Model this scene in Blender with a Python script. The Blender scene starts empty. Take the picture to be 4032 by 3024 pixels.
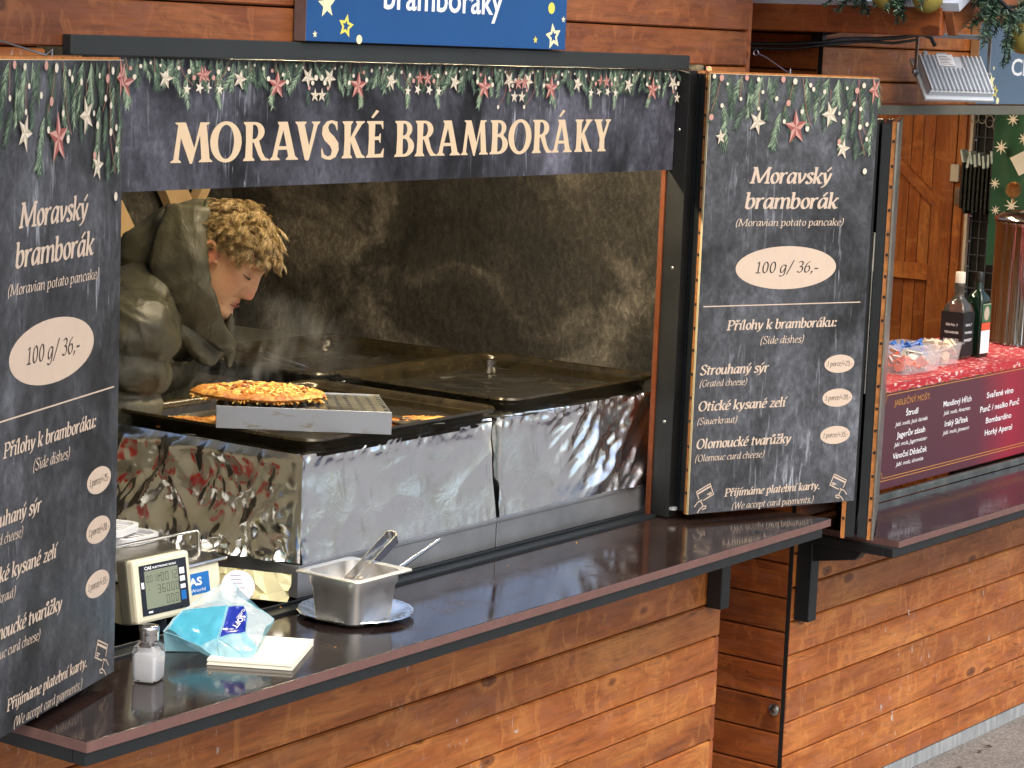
import bpy, bmesh, math, random
from math import sin, cos, pi, radians as R, sqrt, atan2
from mathutils import Vector as V, Matrix, noise, Quaternion
from mathutils.geometry import tessellate_polygon, delaunay_2d_cdt
random.seed(7)
SC = bpy.context.scene
COL = SC.collection
# ------------------------------------------------------------------ camera, sky, sun, exposure
cam = bpy.data.cameras.new("camera"); camo = bpy.data.objects.new("camera", cam); COL.objects.link(camo)
cam.sensor_fit = 'HORIZONTAL'; cam.sensor_width = 36.0; cam.lens = 36.0 * 9293.0 / 4032.0
cam.clip_start = 0.05; cam.clip_end = 3000
def cam_matrix(yaw, pit, rol):
    fw = V((sin(yaw)*cos(pit), cos(yaw)*cos(pit), -sin(pit))); rt = V((cos(yaw), -sin(yaw), 0)); dn = fw.cross(rt)
    r2 = cos(rol)*rt + sin(rol)*dn; d2 = -sin(rol)*rt + cos(rol)*dn
    m = Matrix.Identity(4)
    for i in range(3): m[i][0] = r2[i]; m[i][1] = -d2[i]; m[i][2] = -fw[i]
    return m
camo.matrix_world = Matrix.Translation((-2.646, -3.0, 2.155)) @ cam_matrix(R(54.9), R(8.3), R(-2.3))
SC.camera = camo
SUN_EL, SUN_AZ = R(48), R(205)          # azimuth from +Y clockwise: behind and to the left of the camera side
w = bpy.data.worlds.new("World"); SC.world = w; w.use_nodes = True
wn = w.node_tree; bg = wn.nodes['Background']
sk = wn.nodes.new('ShaderNodeTexSky'); sk.sky_type = 'NISHITA'; sk.sun_disc = False
sk.sun_elevation = SUN_EL; sk.sun_rotation = SUN_AZ; sk.air_density = 1.0; sk.dust_density = 4.0; sk.ozone_density = 1.0
wn.links.new(sk.outputs[0], bg.inputs[0]); bg.inputs[1].default_value = 0.15
sl = bpy.data.lights.new("sun", 'SUN'); sl.energy = 0.8; sl.angle = R(40); sl.color = (1, .95, .88)
so = bpy.data.objects.new("sun", sl); COL.objects.link(so)
sd = V((sin(SUN_AZ)*cos(SUN_EL), cos(SUN_AZ)*cos(SUN_EL), sin(SUN_EL)))
so.rotation_euler = sd.to_track_quat('Z', 'Y').to_euler(); so.location = sd*20
SC.view_settings.view_transform = 'Standard'; SC.view_settings.look = 'None'
SC.view_settings.exposure = 0.70; SC.view_settings.gamma = 1.0
SC.cycles.max_bounces = 10; SC.cycles.glossy_bounces = 6; SC.cycles.transmission_bounces = 8; SC.cycles.transparent_max_bounces = 16
SC.cycles.caustics_reflective = False; SC.cycles.sample_clamp_indirect = 4.0

# ------------------------------------------------------------------ mesh helpers
class MB:
    def __init__(s): s.v = []; s.f = []; s.m = []
    def add(s, vs, fs, mi=0):
        o = len(s.v); s.v += [V(a) for a in vs]; s.f += [tuple(i+o for i in f) for f in fs]; s.m += [mi]*len(fs)
    def box(s, x0, x1, y0, y1, z0, z1, mi=0):
        s.add([(x0,y0,z0),(x1,y0,z0),(x1,y1,z0),(x0,y1,z0),(x0,y0,z1),(x1,y0,z1),(x1,y1,z1),(x0,y1,z1)],
              [(0,3,2,1),(4,5,6,7),(0,1,5,4),(1,2,6,5),(2,3,7,6),(3,0,4,7)], mi)
    def obox(s, o, U, Vv, N, a0, a1, b0, b1, c0, c1, mi=0):     # box in a frame o, U, V, N
        o, U, Vv, N = V(o), V(U), V(Vv), V(N)
        P = [o+U*a+Vv*b+N*c for c in (c0, c1) for (a, b) in ((a0,b0),(a1,b0),(a1,b1),(a0,b1))]
        s.add(P, [(0,3,2,1),(4,5,6,7),(0,1,5,4),(1,2,6,5),(2,3,7,6),(3,0,4,7)], mi)
    def prism(s, poly, o, U, Vv, N, d0, d1, mi=0, holes=()):
        o, U, Vv, N = V(o), V(U), V(Vv), V(N); loops = [list(poly)]+[list(h) for h in holes]
        flat = [p for l in loops for p in l]; tri = tessellate_polygon([[V((p[0],p[1],0)) for p in l] for l in loops])
        n = len(flat)
        if d1 is None:
            s.add([o+U*p[0]+Vv*p[1]+N*d0 for p in flat], [tuple(t) for t in tri], mi); return
        vs = [o+U*p[0]+Vv*p[1]+N*d for d in (d0, d1) for p in flat]
        fs = [tuple(t) for t in tri]+[tuple(i+n for i in t) for t in tri]; k = 0
        for l in loops:
            m = len(l)
            for i in range(m): a, b = k+i, k+(i+1) % m; fs.append((a, b, b+n, a+n))
            k += m
        s.add(vs, fs, mi)
    def tube(s, pts, r, n=8, mi=0, caps=True):
        pts = [V(p) for p in pts]; rs = r if isinstance(r, (list, tuple)) else [r]*len(pts)
        T = [(pts[min(i+1, len(pts)-1)]-pts[max(i-1, 0)]).normalized() for i in range(len(pts))]
        a = V((0,0,1)) if abs(T[0].z) < .9 else V((1,0,0)); u = (a-T[0]*a.dot(T[0])).normalized(); vs = []
        for p, t, q in zip(pts, T, rs):
            u = (u-t*u.dot(t)).normalized(); b = t.cross(u)
            vs += [p+(u*cos(2*pi*k/n)+b*sin(2*pi*k/n))*q for k in range(n)]
        fs = [(i*n+k, i*n+(k+1) % n, (i+1)*n+(k+1) % n, (i+1)*n+k) for i in range(len(pts)-1) for k in range(n)]
        if caps: fs += [tuple(range(n))[::-1], tuple((len(pts)-1)*n+k for k in range(n))]
        s.add(vs, fs, mi)
    def lathe(s, prof, c, n=32, mi=0, sx=1, sy=1, axis=None):
        c = V(c); vs = []; Q = axis if axis else Matrix.Identity(3)
        for r, z in prof: vs += [c+Q @ V((r*cos(2*pi*k/n)*sx, r*sin(2*pi*k/n)*sy, z)) for k in range(n)]
        s.add(vs, [(i*n+k, i*n+(k+1) % n, (i+1)*n+(k+1) % n, (i+1)*n+k) for i in range(len(prof)-1) for k in range(n)], mi)
    def loft(s, rings, mi=0, caps=True):
        n = len(rings[0]); vs = [V(p) for r in rings for p in r]
        fs = [(i*n+k, i*n+(k+1) % n, (i+1)*n+(k+1) % n, (i+1)*n+k) for i in range(len(rings)-1) for k in range(n)]
        if caps: fs += [tuple(range(n))[::-1], tuple((len(rings)-1)*n+k for k in range(n))]
        s.add(vs, fs, mi)
    def grid(s, fn, nu, nv, mi=0):
        vs = [fn(i/nu, j/nv) for j in range(nv+1) for i in range(nu+1)]
        s.add(vs, [(j*(nu+1)+i, j*(nu+1)+i+1, (j+1)*(nu+1)+i+1, (j+1)*(nu+1)+i) for j in range(nv) for i in range(nu)], mi)
MW = {}
def tag(o, label=None, cat=None, group=None, kind=None):
    for k, v in (('label', label), ('category', cat), ('group', group), ('kind', kind)):
        if v: o[k] = v
    return o
def thing(name, label, cat, loc=(0,0,0), rz=0, group=None):
    o = bpy.data.objects.new(name, None); COL.objects.link(o); o.empty_display_size = .05
    o.location = loc; o.rotation_euler = (0, 0, rz); MW[o.name] = Matrix.Translation(loc) @ Matrix.Rotation(rz, 4, 'Z')
    return tag(o, label, cat, group)
def part(name, mb, mats, parent=None, smooth=None, bevel=0, label=None, local=False, recalc=True):
    """one mesh object; mb is in world coordinates and is moved into its parent's frame"""
    me = bpy.data.meshes.new(name); me.from_pydata([tuple(v) for v in mb.v], [], mb.f)
    for m in (mats if isinstance(mats, (list, tuple)) else [mats]): me.materials.append(m)
    me.polygons.foreach_set('material_index', mb.m)
    if recalc:
        b = bmesh.new(); b.from_mesh(me); bmesh.ops.recalc_face_normals(b, faces=b.faces); b.to_mesh(me); b.free()
    o = bpy.data.objects.new(name, me); COL.objects.link(o); wm = Matrix.Identity(4)
    if parent is not None:
        pm = MW[parent.name]; o.parent = parent; wm = pm
        if not local: me.transform(pm.inverted())
    MW[o.name] = wm
    if smooth is not None:
        me.shade_smooth()
        if smooth < 180: me.set_sharp_from_angle(angle=R(smooth))
    if bevel:
        bv = o.modifiers.new('bevel', 'BEVEL'); bv.width = bevel; bv.segments = 2; bv.limit_method = 'ANGLE'; bv.angle_limit = R(40)
    if label: o['label'] = label
    return o
def solo(name, mb, mats, label, cat, group=None, base=None, **kw):
    """a thing that is one mesh, its origin at its base"""
    o = part(name, mb, mats, None, **kw)
    if base is not None:
        o.data.transform(Matrix.Translation(-V(base))); o.location = base; MW[o.name] = Matrix.Translation(base)
    return tag(o, label, cat, group)
def structure(name, mb, mats, **kw): return tag(part(name, mb, mats, **kw), kind='structure')

# ------------------------------------------------------------------ materials
class NT:
    def __init__(s, name):
        s.m = bpy.data.materials.new(name); s.m.use_nodes = True; s.t = s.m.node_tree; s.p = s.t.nodes['Principled BSDF']; s.out = s.t.nodes['Material Output']
    def n(s, typ, **kw):
        nd = s.t.nodes.new('ShaderNode'+typ)
        for k, v in kw.items():
            if k[0] == '_': setattr(nd, k[1:], v)
            else:
                key = int(k[1:]) if k[0] == 'i' and k[1:].isdigit() else k.replace('__', ' ')
                if isinstance(v, bpy.types.NodeSocket): s.t.links.new(v, nd.inputs[key])
                else: nd.inputs[key].default_value = v
        return nd
    def set(s, key, v):
        if isinstance(v, bpy.types.NodeSocket): s.t.links.new(v, s.p.inputs[key])
        else: s.p.inputs[key].default_value = v
    def co(s, scale=(1,1,1), kind='Object', rot=(0,0,0)):
        c = s.n('TexCoord'); return s.n('Mapping', i0=c.outputs[kind], Scale=scale, Rotation=rot).outputs[0]
    def noise(s, vec, scale=5, detail=4, rough=.5, dist=0):
        return s.n('TexNoise', Vector=vec, Scale=scale, Detail=detail, Roughness=rough, Distortion=dist).outputs[0]
    def ramp(s, fac, stops, interp='LINEAR'):
        r = s.n('ValToRGB', i0=fac); cr = r.color_ramp; cr.interpolation = interp
        while len(cr.elements) < len(stops): cr.elements.new(.5)
        for e, (p, c) in zip(cr.elements, stops):
            e.position = p; e.color = (c, c, c, 1) if not isinstance(c, tuple) else c+(1,)
        return r.outputs[0]
    def mix(s, fac, a, b, mode='MIX'):
        nd = s.n('MixRGB', _blend_type=mode)
        for k, v in ((0, fac), (1, a), (2, b)):
            if isinstance(v, bpy.types.NodeSocket): s.t.links.new(v, nd.inputs[k])
            else: nd.inputs[k].default_value = v if k == 0 else (tuple(v)+(1,) if not isinstance(v, float) else (v, v, v, 1))
        return nd.outputs[0]
    def math(s, op, a, b=0.0):
        nd = s.n('Math', _operation=op)
        for k, v in ((0, a), (1, b)):
            if isinstance(v, bpy.types.NodeSocket): s.t.links.new(v, nd.inputs[k])
            else: nd.inputs[k].default_value = v
        return nd.outputs[0]
    def bump(s, h, st=.3, d=.002):
        s.t.links.new(s.n('Bump', Height=h, Strength=st, Distance=d).outputs[0], s.p.inputs['Normal'])
def c8(r, g, b):
    f = lambda x: (x/255/12.92 if x/255 <= .04045 else ((x/255+.055)/1.055)**2.4)
    return (f(r), f(g), f(b))
def plain(name, c, rough=.5, metal=0.0, var=.15, vs=30, bump=0.0, bs=200, **kw):
    k = NT(name); vec = k.co()
    n = k.noise(vec, vs, 5, .6); lo = tuple(x*(1-var) for x in c); hi = tuple(min(1, x*(1+var)) for x in c)
    k.set('Base Color', k.ramp(n, [(.3, lo), (.7, hi)])); k.set('Metallic', metal)
    k.set('Roughness', k.ramp(k.noise(vec, vs*.6, 4, .6), [(.3, max(.02, rough*.8)), (.7, min(1, rough*1.2))]))
    if bump: k.bump(k.noise(vec, bs, 4, .6), bump, .001)
    for a, b in kw.items(): k.set(a.replace('_', ' '), b)
    return k.m
def wood(name, dark, mid, light, axis=0, rough=.45, gr=1.0, scuff=0.0):
    k = NT(name); tc = k.n('TexCoord').outputs['Object']; rnd = k.n('NewGeometry').outputs['Random Per Island']
    off = k.n('CombineXYZ', X=k.math('MULTIPLY', rnd, 37.0), Y=k.math('MULTIPLY', rnd, 11.0), Z=k.math('MULTIPLY', rnd, 23.0)).outputs[0]
    p = k.n('VectorMath', _operation='ADD', i0=tc, i1=off).outputs[0]
    def mp(a, b): sc = [b, b, b]; sc[axis] = a; return k.n('Mapping', i0=p, Scale=tuple(sc)).outputs[0]
    blot = k.noise(mp(3.2, 9.0), 1, 5, .62, .6)                       # blotchy stain
    base = k.ramp(blot, [(.20, dark), (.46, mid), (.74, light)])
    warp = k.noise(mp(2.2, 9.0), 1, 3, .5, 1.2)
    gp = k.n('VectorMath', _operation='ADD', i0=mp(2.5*gr, 55.0), i1=k.n('CombineXYZ', X=k.math('MULTIPLY', warp, 9.0), Y=k.math('MULTIPLY', warp, 9.0), Z=k.math('MULTIPLY', warp, 9.0)).outputs[0]).outputs[0]
    grain = k.noise(gp, 1, 6, .65)
    base = k.mix(.62, base, k.ramp(grain, [(.32, .42), (.55, 1.0)]), 'MULTIPLY')
    fine = k.noise(mp(9.0, 190.0), 1, 4, .6); base = k.mix(.5, base, k.ramp(fine, [(.35, .62), (.6, 1.08)]), 'MULTIPLY')
    crk = k.noise(mp(1.7, 34.0), 1, 3, .5, .4); cz = k.ramp(k.noise(mp(1.1, 6.0), 1, 2, .5), [(.58, 0.0), (.64, 1.0)])
    base = k.mix(k.math('MULTIPLY', k.ramp(crk, [(.488, 0.0), (.497, 1.0), (.503, 1.0), (.512, 0.0)]), k.math('MULTIPLY', cz, .8)), base, tuple(x*.25 for x in dark))
    pat = k.ramp(k.noise(mp(5.0, 16.0), 1, 4, .6, .8), [(.52, 0.0), (.66, .55)]); base = k.mix(pat, base, tuple(.55*x+.45*y for x, y in zip(mid, c8(140,96,84))))
    curl = k.noise(mp(16.0, 7.0), 1, 4, .6, 1.5)                      # cross curl in the varnish
    base = k.mix(k.ramp(curl, [(.57, 0.0), (.64, .5), (.70, .1), (.78, .45)]), base, light)
    vo = k.n('TexVoronoi', Vector=mp(4.6, 9.5), Scale=1.0, Randomness=1.0)
    wob = k.math('ADD', vo.outputs['Distance'], k.math('MULTIPLY', k.math('SUBTRACT', k.noise(mp(20, 30), 1, 3), .5), .12))
    pick = k.math('GREATER_THAN', k.n('SeparateColor', i0=vo.outputs['Color']).outputs[0], .40)
    knot = k.math('MULTIPLY', k.ramp(wob, [(.03, 1.0), (.07, .55), (.10, .8), (.15, 0.0)]), pick)
    base = k.mix(k.math('MULTIPLY', knot, .85), base, tuple(x*.35 for x in dark))
    halo = k.math('MULTIPLY', k.ramp(wob, [(.12, 0.0), (.17, .5), (.30, 0.0)]), pick)
    base = k.mix(halo, base, light)
    vary = k.math('ADD', k.math('MULTIPLY', rnd, .34), .83)
    base = k.mix(1.0, base, k.n('CombineColor', i0=vary, i1=vary, i2=vary).outputs[0], 'MULTIPLY')
    if scuff:
        sp = k.noise(k.co((2.6, 2.6, 1.6)), 1, 2, .5); fl = k.noise(k.co((60, 60, 24)), 1, 3, .6)
        base = k.mix(k.math('MULTIPLY', k.math('MULTIPLY', k.ramp(sp, [(.54, 0.0), (.66, 1.0)]), k.ramp(fl, [(.62, 0.0), (.72, 1.0)])), scuff), base, (.62, .55, .50))
    k.set('Base Color', base); k.set('Roughness', k.ramp(grain, [(.3, rough*1.25), (.7, rough*.85)]))
    k.set('Coat Weight', .15); k.set('Coat Roughness', .3)
    k.bump(k.math('ADD', grain, k.math('MULTIPLY', knot, -.6)), .25, .0015); return k.m
WOOD = wood('varnished_spruce', c8(120,62,25), c8(168,95,41), c8(202,134,70), 0, scuff=1.0)
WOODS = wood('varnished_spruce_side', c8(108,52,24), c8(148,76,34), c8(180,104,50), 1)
WOODV = wood('varnished_spruce_upright', c8(126,64,26), c8(174,98,44), c8(208,136,70), 2)
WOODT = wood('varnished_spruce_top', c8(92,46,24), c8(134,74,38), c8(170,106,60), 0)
STUD = plain('bare_timber', c8(206,172,128), .6, var=.12, vs=12)
PLYE = plain('plywood_edge', c8(170,110,56), .7, var=.35, vs=60, bump=.4, bs=150)
BLACK = plain('black_painted_steel', c8(30,34,36), .42, var=.12, vs=20, bump=.05)
BLACKG = plain('grey_black_bar', c8(44,48,48), .45, var=.1, vs=14)
BLACKB = plain('black_board', c8(22,22,21), .5, var=.3, vs=10)
GALV = NT('galvanised_steel'); _v = GALV.co((18, 18, 4))
GALV.set('Base Color', GALV.ramp(GALV.noise(_v, 2, 5, .6), [(.3, c8(150,158,162)), (.7, c8(205,210,212))])); GALV.set('Metallic', .5); GALV.set('Roughness', .5); GALV = GALV.m
SCREW = plain('screw_steel', c8(190,190,180), .3, 1.0)
def slate(name, k0, k1, hi, sh=0.0):
    k = NT(name); a = k.noise(k.co((3.2, 3.2, 2.4)), 1, 6, .62, .4); f = k.noise(k.co((70, 70, 55)), 1, 6, .7)
    base = k.ramp(a, [(.36+sh, k0), (.50+sh, tuple(.68*x+.32*y for x, y in zip(k0, k1))), (.60+sh, tuple((x+y)/2 for x, y in zip(k0, k1))), (.70+sh, k1)])
    md = k.noise(k.co((24, 24, 16)), 1, 5, .7, .6); base = k.mix(.8, base, k.ramp(md, [(.3, .55), (.5, .95), (.7, 1.65)]), 'MULTIPLY')
    base = k.mix(.85, base, k.ramp(f, [(.3, .5), (.7, 1.6)]), 'MULTIPLY')
    zone = k.ramp(k.noise(k.co((4.5, 4.5, 3.0)), 1, 3, .5), [(.50, 0.0), (.66, 1.0)])
    st = k.ramp(k.noise(k.co((85, 85, 9)), 1, 5, .65, .8), [(.56, 0.0), (.70, 1.0)])
    base = k.mix(k.math('MULTIPLY', k.math('MULTIPLY', zone, st), .75), base, hi)
    k.set('Base Color', base); k.set('Roughness', .42); k.set('Specular IOR Level', .4); return k.m
SLATE = slate('printed_slate', c8(38,39,41), c8(106,110,117), c8(190,195,204))
CREAM = plain('cream_print', c8(206,186,166), .5, var=.03)
CREAMT = plain('cream_title_print', c8(218,194,160), .5, var=.03)
INKD = plain('dark_ink', c8(58,52,50), .5, var=.05)
GREENS = [plain('spruce_print_%s' % n, c, .5, var=.2, vs=200) for n, c in (('deep', c8(54,70,58)), ('mid', c8(92,114,92)), ('pale', c8(146,166,136)))]
ROSE = plain('rose_star_print', c8(198,150,138), .5, var=.12, vs=300); ROSED = plain('rose_star_print_dark', c8(150,84,78), .5, var=.12, vs=300)
IVORY = plain('ivory_print', c8(222,212,192), .5, var=.06); IVORYD = plain('ivory_print_dark', c8(186,172,150), .5, var=.06)
TWINE = plain('twine_print', c8(150,100,86), .5, var=.1)
STEEL = NT('brushed_steel'); _v = STEEL.co((6, 60, 60))
STEEL.set('Base Color', (.62, .61, .58, 1)); STEEL.set('Metallic', 1.0); STEEL.set('Roughness', STEEL.ramp(STEEL.noise(_v, 4, 5, .6), [(.3, .2), (.7, .38)])); STEEL = STEEL.m
STEELP = plain('polished_steel', (.72, .71, .68), .14, 1.0, var=.05, vs=8)
STEELD = plain('greasy_steel', (.42, .40, .34), .32, 1.0, var=.35, vs=14, bump=.1, bs=60)
FOIL = NT('kitchen_foil'); _v = FOIL.co((30, 30, 5)); FOIL.set('Metallic', 1.0); FOIL.set('Base Color', FOIL.mix(FOIL.ramp(FOIL.noise(_v, 1.4, 4, .6, .5), [(.60, 0.0), (.68, .5)]), (.90, .93, .97), (.62, .64, .67))); FOIL.set('Roughness', FOIL.ramp(FOIL.noise(FOIL.co((9, 9, 7)), 1, 4, .6, .6), [(.35, .15), (.65, .28)])); FOIL.bump(FOIL.noise(FOIL.co(), 26, 5, .65, .8), .22, .004); FOIL = FOIL.m
FOILC = plain('crumpled_foil', (.86, .85, .80), .17, 1.0, var=.04, vs=10, bump=.08, bs=60)
PAN = plain('seasoned_black_pan', c8(52,44,28), .20, .3, var=.5, vs=18, bump=.25, bs=120)
OIL = plain('oily_pan_floor', c8(64,53,26), .06, .2, var=.5, vs=9, bump=.1, bs=30)
LAM = NT('dark_brown_laminate'); _v = LAM.co()
LAM.set('Base Color', LAM.ramp(LAM.noise(_v, 5, 5, .6), [(.3, c8(32,24,22)), (.7, c8(48,36,33))])); LAM.set('Roughness', LAM.ramp(LAM.noise(_v, 9, 6, .65), [(.3, .05), (.52, .12), (.72, .36)])); LAM.set('Specular IOR Level', .6)
LAM.bump(LAM.noise(_v, 3, 2, .5), .05, .004); LAM = LAM.m
LAME = plain('laminate_edge_band', c8(112,82,76), .5, var=.12, vs=40)
# ------------------------------------------------------------------ ground
def asphalt():
    k = NT('asphalt'); v = k.co()
    b = k.ramp(k.noise(v, 1.3, 5, .6), [(.3, c8(120,116,110)), (.7, c8(150,146,140))])
    sp = k.n('TexVoronoi', Vector=v, Scale=170.0).outputs['Color']; sp = k.n('SeparateColor', i0=sp).outputs[0]
    b = k.mix(.6, b, k.ramp(sp, [(.1, .45), (.6, 1.0), (.95, 1.5)]), 'MULTIPLY')
    k.set('Base Color', b); k.set('Roughness', .85); k.bump(k.noise(v, 160, 4, .7), .8, .004); return k.m
mb = MB(); mb.grid(lambda u, v: (-150+300*u, -150+300*v, 0.0), 4, 4)
structure('ground', mb, asphalt())
leaf_m = plain('dead_leaf', c8(74,60,46), .8, var=.3)
random.seed(3)
for i in range(9):
    x, y = random.uniform(3.55, 4.4), random.uniform(-.42, -.07); a = random.uniform(0, 6.28); s = random.uniform(.008, .018)
    mb = MB(); c = V((x, y, .004)); u = V((cos(a), sin(a), 0)); n = V((-sin(a), cos(a), 0))
    mb.add([c-u*s, c-n*s*.4+V((0,0,.004)), c+u*s, c+n*s*.4+V((0,0,.005))], [(0,1,2,3)])
    solo('fallen_leaf', mb, leaf_m, 'small dark fallen leaf lying on the grey asphalt by the galvanised base', 'leaf', 'fallen leaves on the asphalt', base=(x, y, 0))

# ------------------------------------------------------------------ planks
def planks(mb, o, U, N, spans, gap=.0034, th=.018, ch=.0046):
    """horizontal cladding; spans = list of (a0, a1, z0, z1) along U, N the outward normal"""
    o, U, N = V(o), V(U).normalized(), V(N).normalized(); Z = V((0,0,1))
    for a0, a1, z0, z1 in spans:
        j = random.uniform(-.0006, .0006); z1 -= gap
        prof = [(-th, z0), (-ch+j, z0), (j, z0+ch*.7), (j, z1-ch*.7), (-ch+j, z1), (-th, z1)]
        rings = [[o+U*a+N*d+Z*z for d, z in prof] for a in (a0, a1)]; mb.loft(rings)
def rows(a0, a1, z0, z1, pitch, phase):
    k = math.floor((z0-phase)/pitch); out = []
    while phase+k*pitch < z1-1e-6:
        lo, hi = max(z0, phase+k*pitch), min(z1, phase+(k+1)*pitch)
        if hi-lo > .008: out.append((a0, a1, lo, hi))
        k += 1
    return out
def gable_rows(L, eave, rise, z0, pitch, phase):
    out = []
    for a0, a1, lo, hi in rows(0, L, z0, eave+rise, pitch, phase):
        ins = max(0, (hi-eave)/rise*L/2)
        if L-2*ins > .1: out.append((ins, L-ins, lo, hi))
    return out
TEX = plain('dark_backing', c8(20,14,10), .9)
def sheet_mat():
    k = NT('dark_stone_print_sheet'); v = k.co()
    a = k.noise(v, 2.6, 5, .6, .8); base = k.ramp(a, [(.32, c8(30,28,25)), (.54, c8(56,52,46)), (.74, c8(126,118,106))])
    f = k.noise(k.co((70, 70, 46), rot=(.5, .3, 0)), 1, 6, .78, .6); base = k.mix(.78, base, k.ramp(f, [(.34, .35), (.5, .85), (.68, 2.2)]), 'MULTIPLY')
    k.set('Base Color', base); k.set('Roughness', k.ramp(f, [(.4, .62), (.65, .36)])); k.set('Specular IOR Level', .35)
    h = k.math('ADD', k.math('MULTIPLY', k.noise(v, 5, 3, .5), 2.0), k.math('MULTIPLY', f, .55)); k.bump(h, .7, .010); return k.m
SHEET = sheet_mat()
REDP = plain('red_reflect_panel', c8(222,40,44), .6, var=.1, vs=6)
FLOORW = plain('stall_floor', c8(70,52,40), .7, var=.25)
ROOFM = plain('pale_roof_sheet', c8(205,215,228), .5, var=.06, vs=3)

# ------------------------------------------------------------------ left market stall
LS = thing('market_stall', 'brown plank market stall with open hatch, foil griddles inside and a dark counter', 'market stall', (1.25, .85, 0))
X0, X1, YB = -.10, 2.61, 1.72
mb = MB(); planks(mb, (0,0,0), (1,0,0), (0,-1,0), rows(X0, X1, .07, .956, .0935, .7275))
planks(mb, (0,0,0), (1,0,0), (0,-1,0), rows(X0, .20, .956, 2.112, .0935, .7275)+rows(2.425, X1, .956, 2.112, .0935, .7275))
part('front_wall', mb, WOOD, LS)
mb = MB(); planks(mb, (X0,0,0), (1,0,0), (0,-1,0), gable_rows(X1-X0, 2.52, .85, 2.112, .0885, 2.112))
part('gable_wall', mb, WOODT, LS)
mb = MB(); mb.box(X0+.02, X1-.02, .0195, .024, .07, .95); mb.box(X0+.02, X1-.02, .0195, .024, 2.14, 2.5)
mb.prism([(X0+.03, 2.5), (X1-.03, 2.5), ((X0+X1)/2, 3.34)], (0,0,0), (1,0,0), (0,0,1), (0,1,0), .0195, .024)
mb.box(X0+.02, .20, .0195, .024, .95, 2.14); mb.box(2.42, X1-.02, .0195, .024, .95, 2.14)
part('wall_lining', mb, TEX, LS)
mb = MB(); planks(mb, (X1,0,0), (0,1,0), (1,0,0), rows(.0, YB, .07, 2.5, .0935, .7275)); planks(mb, (X0,0,0), (0,1,0), (-1,0,0), rows(.0, YB, .07, 2.5, .0935, .7275))
planks(mb, (0,YB,0), (1,0,0), (0,1,0), rows(X0, X1, .07, 2.5, .0935, .7275))
part('side_wall', mb, WOODS, LS)
mb = MB()
def wavy(u, v): # right inner wall hung with printed sheet
    y, z = .03+u*(YB-.06), .1+v*2.4
    return (2.545+.010*noise.noise((y*3.1, z*1.6, 2))+.004*noise.noise((y*9, z*5, 5)), y, z)
mb.grid(wavy, 70, 90)
mb.grid(lambda u, v: (X0+.03+u*2.62, YB-.045+.006*noise.noise((u*7, v*5, 1)), .1+v*2.4), 40, 30)
part('inner_sheet', mb, SHEET, LS, smooth=180)
mb = MB(); mb.box(X0+.0215, X0+.027, .03, YB-.05, .1, 2.4); part('foil_reflect_board', mb, plain('pale_reflect_board', c8(218,212,196), .5), LS)  # unseen wall board, made pale so the side foil reflects bright
mb = MB(); mb.box(X0+.0275, X0+.036, .82, 1.30, .86, 1.20); part('added_red_panel', mb, REDP, LS)  # unseen red panel, added only to put red into the foil's reflection
mb = MB(); mb.box(X0+.022, X1-.022, .025, YB-.03, .06, .10); part('floor_board', mb, FLOORW, LS)
mb = MB()   # bare timber braces crossing on the back wall
for (x0, z0, x1, z1, wd) in ((2.10, 1.93, 2.35, 1.52, .080), (2.48, 1.90, 2.28, 1.56, .032), (2.00, 1.66, 2.16, 1.42, .06)):
    a, b = V((x0, YB-.07, z0)), V((x1, YB-.07, z1)); U = (b-a); L = U.length; U.normalize(); N = V((0,-1,0)); Vv = N.cross(U)
    mb.obox(a, U, Vv, N, 0, L, -wd/2, wd/2, -.018+(.02 if wd < .1 else 0), .018+(.02 if wd < .1 else 0)*.9)
part('brace', mb, STUD, LS)
mb = MB()
for s in (-1, 1):
    xc = (X0+X1)/2; e = V((xc+s*((X1-X0)/2+.12), 0, 2.47)); r = V((xc, 0, 3.42)); U = (e-r).normalized(); N = V((-U.z*s, 0, U.x*s)) if False else V((0,1,0)).cross(U)*s
    if N.z < 0: N = -N
    mb.obox(r, U, V((0,1,0)), N, 0, (e-r).length, -.36, YB+.3, 0, .03)
part('roof', mb, ROOFM, LS)
mb = MB()
for s in (-1, 1):
    xc = (X0+X1)/2; e = V((xc+s*((X1-X0)/2+.12), 0, 2.46)); r = V((xc, 0, 3.41)); U = (e-r).normalized(); N = V((0,1,0)).cross(U)*s
    if N.z < 0: N = -N
    mb.obox(r, U, V((0,1,0)), N, 0, (e-r).length, -.38, -.355, -.12, .0)
part('verge_board', mb, WOODT, LS, bevel=.003)
# counter
ct = MB(); ct.box(0, 2.567, -.326, -.003, .982, 1.0); part('counter_top', ct, LAM, LS, bevel=.0015)
mb = MB(); mb.box(-.0012, 2.5682, -.3275, -.3262, .9815, .9992); mb.box(2.5672, 2.5685, -.3262, -.0, .9815, .9992); mb.box(-.0015, -.0002, -.3262, 0, .9815, .9992)
part('edge_band', mb, LAME, LS)
mb = MB(); mb.box(.0, 2.535, -.323, -.293, .957, .9815); mb.box(.0, .03, -.292, -.002, .957, .9815); mb.box(2.505, 2.535, -.292, -.002, .957, .9815); mb.box(1.2, 1.23, -.292, -.002, .957, .9815)
part('counter_frame', mb, BLACK, LS, bevel=.002)
for x in (2.555,):
    mb = MB(); mb.box(x-.022, x+.022, -.045, -.0015, .722, .9565); mb.prism([(-.045, .9), (-.045, .956), (-.22, .956), (-.20, .935)], (x-.018, 0, 0), (0,1,0), (0,0,1), (1,0,0), 0, .036)
    part('counter_bracket', mb, BLACK, LS, bevel=.0025)
mb = MB(); mb.box(.24, 2.283, -.022, -.001, 2.099, 2.134); part('header_bar', mb, BLACKG, LS, bevel=.002)
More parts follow.
